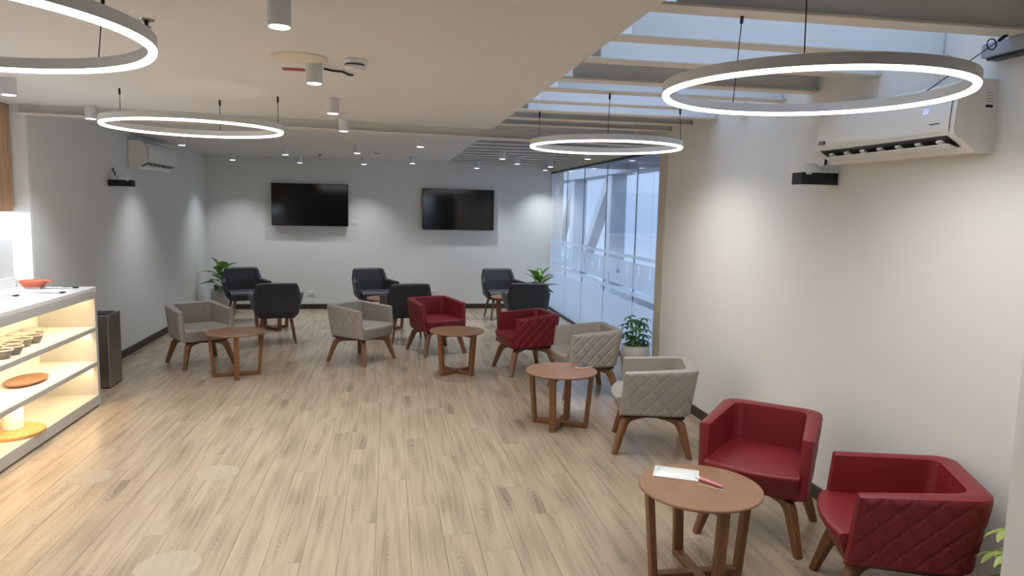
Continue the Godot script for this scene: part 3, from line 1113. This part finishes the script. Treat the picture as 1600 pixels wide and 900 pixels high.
func make_wall_things() -> void:
	# air conditioner on the white wall faces -x
	var L := 1.02
	var ac := make_air_conditioner("white wall air conditioner on the wall behind the ring lamp", Vector3(XW, 2.035, -3.26), -PI / 2, L)
	lettering(ac, "3138", 0.03, M.black, Vector3(-L / 2 + 0.075, 0.115, 0.2122), Vector3(deg_to_rad(-2), 0, 0), "capacity_mark")
	lettering(ac, "22", 0.03, M.digits, Vector3(L / 2 - 0.17, 0.19, 0.2085), Vector3(deg_to_rad(-3), 0, 0), "display_light")
	put("maker_mark", box(Vector3(0.06, 0.004, 0.001)), M.dark_metal, ac, Vector3(L / 2 - 0.11, 0.128, 0.2105), Vector3(0, 0, 0))
	put("rating_sticker", box(Vector3(0.001, 0.012, 0.035)), M.dark_metal, ac, Vector3(L / 2 + 0.0005, 0.20, 0.04))
	for k in 4:
		put("sticker_line", box(Vector3(0.001, 0.003, 0.03)), M.steel, ac, Vector3(L / 2 + 0.0005, 0.22 + k * 0.012, 0.04))
	make_air_conditioner("white wall air conditioner on the side wall beyond the bar", Vector3(XL, 2.115, -9.36), PI / 2, 1.15)
	make_pump("black drain pump box with white dome on the wall beside the glass", Vector3(XW, 1.925, -3.83), -1.0)
	make_pump("black drain pump box with white dome on the side wall beyond the bar", Vector3(XL, 1.895, -8.15), 1.0)
	var jb := thing("junction_box", "grey metal box on the white wall just below the beams", "box", Vector3(XW, 2.44, -2.68))
	put("body", span(Vector3(-0.07, 0, -0.11), Vector3(0, 0.06, 0.11), 0.004), M.steel_paint, jb)
	put("black_base", span(Vector3(-0.06, -0.012, -0.09), Vector3(0, 0, 0.11), 0.003), M.black, jb)

	for a in [[-1.285, 1.735, "black flat television on the end wall nearer the corner plant"], [1.155, 1.705, "black flat television on the end wall nearer the glass wall"]]:
		var tv := thing("television", a[2], "television", Vector3(a[0], a[1], ZF))
		put("housing", span(Vector3(-0.61, -0.345, 0.05), Vector3(0.61, 0.345, 0.085), 0.006), M.black, tv)
		put("screen", span(Vector3(-0.602, -0.335, 0.085), Vector3(0.602, 0.337, 0.0868), 0.0008), M.screen, tv)
		var br := put(numbered("television_bracket"), span(Vector3(-0.2, -0.15, 0.0), Vector3(0.2, 0.15, 0.049), 0.003), M.dark_metal, self, tv.position)
		tag(br, "dark wall bracket behind the " + String(a[2]).trim_prefix("black flat "), "bracket", "television brackets")
		put("maker_badge", span(Vector3(-0.03, -0.343, 0.085), Vector3(0.03, -0.337, 0.0865)), M.steel, tv)
	for a in [[-0.58, 1.455, 0.11, "white socket plate beside the television"], [-1.29, 0.27, 0.12, "white socket plate low on the end wall beside a charcoal armchair"], [0.76, 0.29, 0.12, "white socket plate low on the end wall behind the red tub chair"]]:
		var so := thing("wall_socket", a[3], "socket", Vector3(a[0], a[1], ZF))
		put("plate", span(Vector3(-a[2] / 2, -0.037, 0), Vector3(a[2] / 2, 0.037, 0.009), 0.003), M.white, so)
		for k in 2:
			put("outlet_insert", span(Vector3((k - 0.5) * 0.055 - 0.02, -0.02, 0.009), Vector3((k - 0.5) * 0.055 + 0.02, 0.02, 0.011), 0.001), M.lamp_white, so)

	# ceiling fittings
	var sd := thing("smoke_detector", "white round smoke detector on the plaster ceiling beside a downlight", "detector", Vector3(-0.18, HC, -3.87))
	put("base", turned([Vector2(0.0, 0.0), Vector2(0.066, 0.0), Vector2(0.066, -0.012), Vector2(0.062, -0.022), Vector2(0.05, -0.022), Vector2(0.05, -0.05)], 28), M.white, sd)
	put("vent_slot", turned([Vector2(0.0505, -0.026), Vector2(0.0505, -0.032), Vector2(0.052, -0.032), Vector2(0.052, -0.026)], 28), M.black, sd)
	put("cap", turned([Vector2(0.055, -0.034), Vector2(0.055, -0.044), Vector2(0.045, -0.055), Vector2(0.0, -0.058)], 28), M.white, sd)
	dup(sd, "white round smoke detector on the plaster ceiling near the end wall", Vector3(-0.17, HC, -10.2), 0.0)
	var sp := thing("sprinkler", "small metal ceiling sprinkler beside the large ring lamp", "sprinkler", Vector3(-1.0, HC, -3.27))
	put("rosette", turned([Vector2(0.0, 0.0), Vector2(0.034, 0.0), Vector2(0.03, -0.006), Vector2(0.012, -0.01)], 20), M.chrome, sp)
	put("stem", turned([Vector2(0.009, -0.006), Vector2(0.007, -0.03)], 10), M.dark_metal, sp)
	put("deflector", turned([Vector2(0.0, -0.029), Vector2(0.02, -0.03), Vector2(0.0, -0.034)], 16), M.dark_metal, sp)
	dup(sp, "small metal ceiling sprinkler near the end wall", Vector3(-1.03, HC, -11.1), 0.0)
	for a in [[-0.46, -3.88, 0.145, "cream round cover plate on the ceiling beside the smoke detector"], [-0.46, -6.12, 0.11, "cream round cover plate on the ceiling by the cross beam"], [-0.46, -8.85, 0.12, "cream round cover plate on the ceiling past the cross beam"]]:
		var p := put(numbered("cover_plate"), turned([Vector2(0.0, -0.008), Vector2(a[2] - 0.008, -0.008), Vector2(a[2], 0.0)], 40), M.cream, self, Vector3(a[0], HC, a[1]))
		tag(p, a[3], "cover")
	var rt := thing("red_tag", "red paper tag stuck on the ceiling beside a downlight", "tag", Vector3(-0.53, HC, -4.23))
	put("paper", box(Vector3(0.12, 0.003, 0.075), 0.0, Vector3(0, -0.0015, 0)), M.red_tag, rt)
	var lw := put("loose_wire", tube_mesh([Vector3(0, -0.004, 0), Vector3(0.05, -0.012, 0.0), Vector3(0.1, -0.008, -0.04), Vector3(0.13, -0.01, -0.12), Vector3(0.15, -0.004, -0.15)], 0.006, 6), M.dark_metal, self, Vector3(-0.36, HC, -4.15))
	tag(lw, "short dark loose wire on the ceiling beside a downlight", "wire")

# ---------------------------------------------------------------- bar
func make_bar() -> void:
	var x1 := -2.44
	var x0 := XK + 0.01
	var z0 := -6.44
	var z1 := -2.6
	var t := thing("bar_counter", "white bar counter with warm lit open shelves", "counter")
	put("worktop", span(Vector3(x0, 0.985, z0), Vector3(x1, 1.02, z1), 0.003), M.counter_top, t)
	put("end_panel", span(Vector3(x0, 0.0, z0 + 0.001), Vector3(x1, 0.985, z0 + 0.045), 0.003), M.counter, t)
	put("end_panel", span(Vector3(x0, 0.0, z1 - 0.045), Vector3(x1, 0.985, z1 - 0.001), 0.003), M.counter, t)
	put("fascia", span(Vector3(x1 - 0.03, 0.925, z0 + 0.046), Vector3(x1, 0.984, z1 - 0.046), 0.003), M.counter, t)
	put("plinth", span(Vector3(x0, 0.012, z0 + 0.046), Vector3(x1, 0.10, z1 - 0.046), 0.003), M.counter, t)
	put("plinth_recess", span(Vector3(x0, 0.0, z0 + 0.046), Vector3(x1 - 0.02, 0.012, z1 - 0.046)), M.black, t)
	put("back_panel", span(Vector3(x1 - 0.46, 0.1, z0 + 0.046), Vector3(x1 - 0.44, 0.984, z1 - 0.046)), M.white, t)
	for y in [0.665, 0.37]:
		put("shelf", span(Vector3(x1 - 0.44, y - 0.018, z0 + 0.046), Vector3(x1 - 0.02, y + 0.018, z1 - 0.046), 0.002), M.white, t)
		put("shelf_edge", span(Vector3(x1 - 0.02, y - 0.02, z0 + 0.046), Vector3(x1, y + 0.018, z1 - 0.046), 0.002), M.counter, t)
	# led strips behind the edges, one above each bay
	for y in [0.98, 0.645, 0.35]:
		var yy: float = y
		put("led_light", span(Vector3(x1 - 0.06, yy - 0.012, z0 + 0.06), Vector3(x1 - 0.04, yy - 0.004, z1 - 0.06)), M.led_warm, t)
		for k in 2:
			var l := AreaLight3D.new()
			l.name = "lamp_light"
			l.area_size = Vector2(0.02, (z1 - z0) / 2 - 0.08)
			l.position = Vector3(x1 - 0.05, yy - 0.014, lerpf(z0, z1, 0.25 + 0.5 * k))
			l.basis = Basis.looking_at(Vector3(-0.8, -0.6, 0), Vector3(0, 0, 1))
			l.light_color = Color(1.0, 0.87, 0.67)
			l.light_energy = 0.68
			l.area_range = 12.0
			l.shadow_enabled = true
			t.add_child(l, true)

	# upper cabinet of oak with light below it, and the splash panel
	var u := thing("wall_cabinet", "oak fronted wall cabinet above the bar", "cabinet")
	put("carcass", span(Vector3(XK, 1.66, -6.44), Vector3(XK + 0.03, HC - 0.01, z1)), M.white, u)
	for k in 6:
		put("door", span(Vector3(XK + 0.03, 1.64, -6.44 + k * 0.64 + 0.002), Vector3(XK + 0.05, HC - 0.012, -6.44 + (k + 1) * 0.64 - 0.002), 0.002), M.oak, u)
	put("led_light", span(Vector3(XK + 0.004, 1.65, -6.43), Vector3(XK + 0.028, 1.659, z1)), M.led_cool, u)
	for k in 3:
		var l := AreaLight3D.new()
		l.name = "lamp_light"
		l.area_size = Vector2(0.02, 1.2)
		l.position = Vector3(XK + 0.04, 1.63, -5.83 + k * 1.25)
		l.rotation = Vector3(-PI / 2, 0, 0)
		l.light_color = Color(0.96, 0.98, 1.0)
		l.light_energy = 0.5
		l.shadow_enabled = true
		u.add_child(l, true)
	put("splash_panel", span(Vector3(XK, 1.021, -6.44), Vector3(XK + 0.008, 1.655, z1), 0.002), M.splash, get_node("wall_alcove"))
	put("upstand", span(Vector3(XK + 0.0105, 1.021, -6.44), Vector3(XK + 0.03, 1.10, z1), 0.002), M.counter_top, t)

	var bin := thing("waste_bin", "brushed steel waste bin with a swing lid behind the bar", "bin", Vector3(-2.71, 0, -7.135))
	put("body", span(Vector3(-0.15, 0.012, -0.155), Vector3(0.15, 0.66, 0.155), 0.004), M.steel, bin)
	put("foot", span(Vector3(-0.14, 0.0, -0.145), Vector3(0.14, 0.012, 0.145)), M.black, bin)
	put("lid_frame", span(Vector3(-0.153, 0.66, -0.158), Vector3(0.153, 0.69, 0.158), 0.006), M.steel, bin)
	put("flap", span(Vector3(-0.11, 0.688, -0.11), Vector3(0.11, 0.698, 0.11), 0.003), M.dark_metal, bin)

	# crockery on the upper shelf
	var plate := [Vector2(0.0, 0.006), Vector2(0.055, 0.006), Vector2(0.09, 0.018), Vector2(0.092, 0.016), Vector2(0.058, 0.0), Vector2(0.0, 0.0)]
	var cup := [Vector2(0.0, 0.006), Vector2(0.03, 0.006), Vector2(0.06, 0.06), Vector2(0.063, 0.058), Vector2(0.036, 0.0), Vector2(0.0, 0.0)]
	var first: Node3D = null
	for p in [[-2.775, -6.10], [-2.775, -5.90], [-2.775, -5.70], [-2.775, -5.50]]:
		var at := Vector3(p[0], 0.683, p[1])
		if first == null:
			first = thing("plate", "shallow white plate on the top lit shelf of the bar", "plate", at, 0.0, "plates on the top shelf")
			put("dish", turned(plate, 32, true), M.porcelain, first)
			put("foot_stack", turned([Vector2(0.06, 0.0), Vector2(0.06, 0.004), Vector2(0.0, 0.004)], 24), M.porcelain, first)
			for o in first.get_children(): o.position.y += 0.02 if o.name == "dish" else 0.0
			put("stand", turned([Vector2(0.05, 0.0), Vector2(0.05, 0.022), Vector2(0.0, 0.022)], 24), M.porcelain, first)
		else:
			dup(first, "shallow white plate on the top lit shelf of the bar", at, 0.0)
	first = null
	for p in [[-2.60, -5.70], [-2.61, -5.56], [-2.61, -5.42], [-2.54, -5.28], [-2.68, -5.28], [-2.54, -5.14], [-2.68, -5.14]]:
		var at := Vector3(p[0], 0.683, p[1])
		if first == null:
			first = thing("small_bowl", "small grey bowl on the top lit shelf of the bar", "bowl", at, 0.0, "bowls on the top shelf")
			put("bowl_body", turned(cup, 28, true), M.stoneware, first)
			put("rim", turned([Vector2(0.058, 0.058), Vector2(0.061, 0.062), Vector2(0.064, 0.058)], 28, true), M.porcelain, first)
		else:
			dup(first, "small grey bowl on the top lit shelf of the bar", at, 0.0)
	var wp := put("wooden_platter", turned([Vector2(0.0, 0.01), Vector2(0.13, 0.012), Vector2(0.165, 0.026), Vector2(0.168, 0.022), Vector2(0.13, 0.0), Vector2(0.0, 0.0)], 40, true), M.table_top, self, Vector3(-2.66, 0.388, -5.68))
	wp.scale = Vector3(0.75, 1, 1.25)
	tag(wp, "oval brown wooden platter on the middle lit shelf", "platter")
	var cs := thing("cake_stand", "round olive wood board on the bottom lit shelf", "board", Vector3(-2.62, 0.10, -5.36))
	put("board", turned([Vector2(0.0, 0.024), Vector2(0.20, 0.024), Vector2(0.205, 0.02), Vector2(0.205, 0.004), Vector2(0.2, 0.0), Vector2(0.0, 0.0)], 40), M.olive_wood, cs)
	var pil := thing("white_jar", "plain white cylinder jar on the olive wood board", "jar", Vector3(-2.63, 0.124, -5.40))
	put("body", turned([Vector2(0.0, 0.0), Vector2(0.062, 0.0), Vector2(0.065, 0.004), Vector2(0.065, 0.16), Vector2(0.06, 0.165), Vector2(0.0, 0.165)], 28), M.white, pil)
	put("lid", turned([Vector2(0.067, 0.165), Vector2(0.067, 0.18), Vector2(0.0, 0.185)], 28), M.white, pil)

	# on the worktop
	var cb := thing("clay_bowl", "orange clay bowl on the bar worktop", "bowl", Vector3(-2.86, 1.02, -6.31))
	put("bowl_body", turned([Vector2(0.0, 0.012), Vector2(0.06, 0.014), Vector2(0.092, 0.06), Vector2(0.105, 0.065), Vector2(0.105, 0.06), Vector2(0.062, 0.0), Vector2(0.0, 0.0)], 36, true), M.clay, cb)
	put("handle", box(Vector3(0.05, 0.012, 0.04), 0.004), M.clay, cb, Vector3(0.118, 0.058, 0))
	var ac := thing("acrylic_stand", "clear acrylic sign stand lying on the bar worktop", "stand", Vector3(-2.76, 1.02, -5.98), 0.25)
	put("sheet", span(Vector3(-0.09, 0.0, -0.07), Vector3(0.09, 0.003, 0.07)), M.acrylic, ac)
	put("upright", span(Vector3(-0.09, 0.003, -0.003), Vector3(0.09, 0.045, 0.0)), M.acrylic, ac)
	put("upright", span(Vector3(-0.09, 0.003, 0.05), Vector3(0.09, 0.035, 0.053)), M.acrylic, ac)
	var tg: Node3D = null
	for p in [[-2.66, -6.30, 0.1, "steel serving tongs lying by the end of the bar worktop"], [-2.62, -5.98, -0.08, "steel serving tongs lying beside the acrylic stand on the bar"], [-2.85, -5.75, 0.2, "steel serving tongs lying farther along the bar worktop"]]:
		var at := Vector3(p[0], 1.02, p[1])
		if tg == null:
			tg = thing("serving_tongs", p[3], "tongs", at, p[2])
			for sg in [-1.0, 1.0]:
				put("arm", tube_mesh([Vector3(-0.13, 0.012, 0.0), Vector3(0.0, 0.01, sg * 0.012), Vector3(0.10, 0.008, sg * 0.016)], 0.006, 6), M.chrome, tg)
				put("tip", box(Vector3(0.035, 0.01, 0.014), 0.003), M.dark_metal, tg, Vector3(0.115, 0.008, sg * 0.016))
		else:
			dup(tg, p[3], at, p[2])

# ---------------------------------------------------------------- plants and small things
func leaf_mesh(L: float, W: float, droop: float, fold: float) -> ArrayMesh:
	var st := st_new()
	var rows := []
	for i in 8:
		var t := float(i) / 7
		var w := W * pow(sin(PI * clampf(t * 0.94 + 0.03, 0.0, 1.0)), 0.75) * (1.0 - 0.35 * t)
		var row := PackedVector3Array()
		for j in 5:
			var u := (j - 2) / 2.0
			row.append(Vector3(u * w, absf(u) * fold * w - droop * t * t * L, t * L))
		rows.append(row)
	lattice(st, rows, false)
	return done(st)

func palmate_mesh(L: float) -> ArrayMesh:
	var st := st_new()
	for k in 7:
		var a := TAU * k / 7.0 + 0.2
		var b := Basis(Vector3.UP, a)
		var rows := []
		for i in 5:
			var t := float(i) / 4
			var w := L * 0.2 * sin(PI * clampf(t * 0.9 + 0.05, 0.0, 1.0))
			var row := PackedVector3Array()
			for j in 3:
				row.append(b * Vector3((j - 1) * w, absf(j - 1.0) * 0.25 * w - 0.35 * t * t * L, L * (0.08 + t)))
			rows.append(row)
		lattice(st, rows, false)
	return done(st)

func add_pot(t: Node3D, h: float, r: float) -> void:
	put("pot", turned([Vector2(0.0, 0.0), Vector2(r * 0.72, 0.0), Vector2(r * 0.78, 0.01), Vector2(r, h * 0.72), Vector2(r * 0.93, h), Vector2(r * 0.85, h), Vector2(r * 0.84, h - 0.03)], 36, true), M.pot, t)
	put("soil", turned([Vector2(r * 0.86, h - 0.03), Vector2(0.0, h - 0.02)], 24), M.soil, t)

func broad_plant(label: String, at: Vector3, pot: Vector2, n: int, height: float, L: float, sd: int, mats: Array) -> void:
	var t := thing("leafy_plant", label, "plant", at)
	add_pot(t, pot.x, pot.y)
	var up := Vector3(0, pot.x - 0.03, 0)
	rng.seed = sd
	var meshes := [leaf_mesh(L, L * 0.36, 0.45, 0.3), leaf_mesh(L * 0.85, L * 0.33, 0.25, 0.35)]
	put("stem", tube_mesh([Vector3(0, -0.03, 0), Vector3(0.01, height * 0.3, 0.0), Vector3(-0.01, height * 0.62, 0.01)], 0.012, 7, 0.007), M.leaf_mid, t, up)
	for k in n:
		var a := k * 2.4 + rng.randf_range(-0.3, 0.3)
		var f := float(k) / n
		var y := height * (0.08 + 0.55 * f)
		var pitch := lerpf(0.15, 1.1, f) + rng.randf_range(-0.15, 0.2)
		var d := Vector3(sin(a), 0, cos(a))
		var reach := lerpf(0.10, 0.05, f)
		var tip := Vector3(0, y, 0) + d * reach + Vector3(0, reach * tan(pitch) * 0.7 + 0.03, 0)
		var o := put("leaf", meshes[k % 2], mats[k % mats.size()], t, up + tip, Vector3(-pitch, a, rng.randf_range(-0.3, 0.3)))
		o.rotation_order = EULER_ORDER_YXZ
		put("stalk", tube_mesh([Vector3(0, y, 0), (Vector3(0, y, 0) + tip) * 0.5, tip], 0.005, 5), M.leaf_mid, t, up)

func umbrella_plant(label: String, at: Vector3, pot: Vector2, n: int, height: float, spread: float, sd: int, mats: Array, L := 0.075) -> void:
	var t := thing("umbrella_plant", label, "plant", at)
	add_pot(t, pot.x, pot.y)
	var up := Vector3(0, pot.x - 0.03, 0)
	rng.seed = sd
	var pm := palmate_mesh(L)
	for k in 3:
		put("stem", tube_mesh([Vector3(0.02 * (k - 1), -0.03, 0), Vector3(0.035 * (k - 1), height * 0.5, 0.01 * k), Vector3(0.05 * (k - 1), height * 0.85, 0.02 * (1 - k))], 0.007, 6, 0.004), M.leaf_mid, t, up)
	for k in n:
		var f := float(k) / n
		var a := k * 2.4
		var y := height * (0.12 + 0.88 * f)
		var r := spread * (0.25 + 0.75 * sin(PI * (0.15 + 0.7 * f))) * rng.randf_range(0.55, 1.0)
		var p := Vector3(sin(a) * r, y, cos(a) * r)
		var o := put("leaf", pm, mats[rng.randi_range(0, mats.size() - 1)], t, up + p, Vector3(rng.randf_range(0.1, 0.7), a, rng.randf_range(-0.2, 0.2)))
		o.rotation_order = EULER_ORDER_YXZ
		put("stalk", tube_mesh([Vector3(0, y * 0.72, 0), Vector3(p.x * 0.5, y * 0.9, p.z * 0.5), p], 0.0025, 4), M.leaf_mid, t, up)

func make_plants() -> void:
	umbrella_plant("umbrella plant in a white round pot at the glass wall", Vector3(2.51, 0, -6.88), Vector2(0.375, 0.155), 21, 0.33, 0.15, 61, [M.leaf_dark, M.leaf_mid, M.leaf_dark, M.leaf_dark, M.leaf_light])
	broad_plant("broad leaved green plant in the corner of the two walls", Vector3(-2.58, 0, -11.60), Vector2(0.40, 0.17), 17, 0.48, 0.22, 8, [M.leaf_dark, M.leaf_mid, M.leaf_dark])
	broad_plant("upright green plant beside the glass wall behind a charcoal armchair", Vector3(2.28, 0, -10.66), Vector2(0.40, 0.15), 20, 0.42, 0.22, 12, [M.leaf_dark, M.leaf_dark, M.leaf_mid])
	umbrella_plant("variegated green and cream plant beside the white pillar", Vector3(2.42, 0, -2.18), Vector2(0.25, 0.12), 26, 0.42, 0.14, 19, [M.leaf_light, M.leaf_mid, M.leaf_light])

func make_small_things() -> void:
	# packet and marker on the near table (top at 0.455)
	var p := thing("packet", "flat white foil packet lying on the round table", "packet", Vector3(1.404, 0.455, -3.203), deg_to_rad(-26.5))
	var st := st_new()
	var rows := []
	for j in 9:
		var row := PackedVector3Array()
		for i in 15:
			var u := i / 14.0 * 2.0 - 1.0
			var v := j / 8.0 * 2.0 - 1.0
			var y := 0.003 + 0.012 * (1.0 - pow(absf(u), 6.0)) * (1.0 - pow(absf(v), 3.0)) + 0.0012 * sin(u * 19.0 + v * 7.0) * sin(v * 13.0 - u * 5.0)
			row.append(Vector3(u * 0.105, y, v * 0.074))
		rows.append(row)
	lattice(st, rows, true)
	bx(st, Vector3(0, 0.002, 0), Vector3(0.21, 0.003, 0.148))
	put("pouch", done(st), M.white_gloss, p)
	put("seal_strip", span(Vector3(0.105, 0.0, -0.074), Vector3(0.112, 0.003, 0.074)), M.white, p)
	for a in [[-0.082, -0.01], [-0.062, 0.006]]:
		put("print_mark", span(Vector3(a[0] - 0.006, 0.0132, a[1] - 0.006), Vector3(a[0] + 0.006, 0.0138, a[1] + 0.006)), M.steel, p)
	var mk := thing("marker_pen", "pink marker pen poking out of the white packet", "pen", Vector3(1.500, 0.455, -3.085), deg_to_rad(-59))
	put("body", tube_mesh([Vector3(-0.02, 0.009, 0), Vector3(0.05, 0.008, 0), Vector3(0.105, 0.007, 0)], 0.0088, 12, 0.0062), M.pink, mk)
	put("cap", tube_mesh([Vector3(-0.045, 0.0095, 0), Vector3(-0.02, 0.009, 0)], 0.0093, 12), M.white, mk)
	var sw := thing("stirrer", "thin pale stick lying beside the pink marker", "stick", Vector3(1.492, 0.455, -3.018), deg_to_rad(-45))
	put("shaft", tube_mesh([Vector3(-0.05, 0.002, 0), Vector3(0.06, 0.002, 0)], 0.002, 6), M.cream, sw)
	put("tip", tube_mesh([Vector3(0.06, 0.002, 0), Vector3(0.075, 0.002, 0)], 0.0022, 6), M.white, sw)

	var ph := thing("mobile_phone", "mobile phone lying face up on the round table", "phone", Vector3(1.585, 0.455, -5.548), deg_to_rad(34))
	put("body", span(Vector3(-0.078, 0.0, -0.037), Vector3(0.078, 0.009, 0.037), 0.003), M.phone_back, ph)
	put("screen_glass", span(Vector3(-0.072, 0.009, -0.033), Vector3(0.072, 0.0096, 0.033)), M.screen, ph)

	# pale round marks left on the floor boards
	var n := 0
	for a in [[-1.10, -4.70, 0.132, "pale round mark on the plank floor out in the open"], [-1.87, -4.71, 0.13, "pale round mark on the plank floor beside the bar plinth"], [-1.05, -3.47, 0.15, "pale round mark on the plank floor nearer the bar's open end"]]:
		var o := put(numbered("floor_mark"), turned([Vector2(a[2], 0.0), Vector2(a[2] - 0.002, 0.0015), Vector2(0.0, 0.0015)], 40), M.floor_mark, self, Vector3(a[0], 0.0, a[1]))
		tag(o, a[3], "mark")
		n += 1

# ----------------------------------------------------------------
func _ready() -> void:
	# camera
	var cam := Camera3D.new()
	cam.name = "camera"
	cam.fov = rad_to_deg(2.0 * atan(450.0 / 1104.8))
	cam.position = Vector3(0, 1.75, 0)
	cam.basis = Basis(Vector3.UP, deg_to_rad(-9.898)) * Basis(Vector3.RIGHT, deg_to_rad(-6.4327)) * Basis(Vector3.BACK, deg_to_rad(1.1987))
	cam.near = 0.05
	cam.far = 200.0
	add_child(cam)
	cam.current = true
	# overcast sky
	var env := Environment.new()
	env.background_mode = Environment.BG_SKY
	var sky := Sky.new()
	var sm := ProceduralSkyMaterial.new()
	sm.sky_top_color = Color(0.72, 0.82, 0.96)
	sm.sky_horizon_color = Color(0.86, 0.92, 1.0)
	sm.ground_bottom_color = Color(0.42, 0.45, 0.50)
	sm.ground_horizon_color = Color(0.62, 0.67, 0.74)
	sm.sky_energy_multiplier = 1.6
	sm.ground_energy_multiplier = 1.1
	sky.sky_material = sm
	env.sky = sky
	env.tonemap_mode = Environment.TONE_MAPPER_LINEAR
	env.tonemap_exposure = 1.5
	env.sdfgi_enabled = true
	env.ssao_enabled = true
	env.ssil_enabled = true
	var we := WorldEnvironment.new()
	we.name = "environment"
	we.environment = env
	add_child(we)

	make_materials()
	make_floor()
	make_shell()
	make_glass_wall()
	make_outside()
	make_lamps()
	make_seating()
	make_bar()
	make_wall_things()
	make_plants()
	make_small_things()
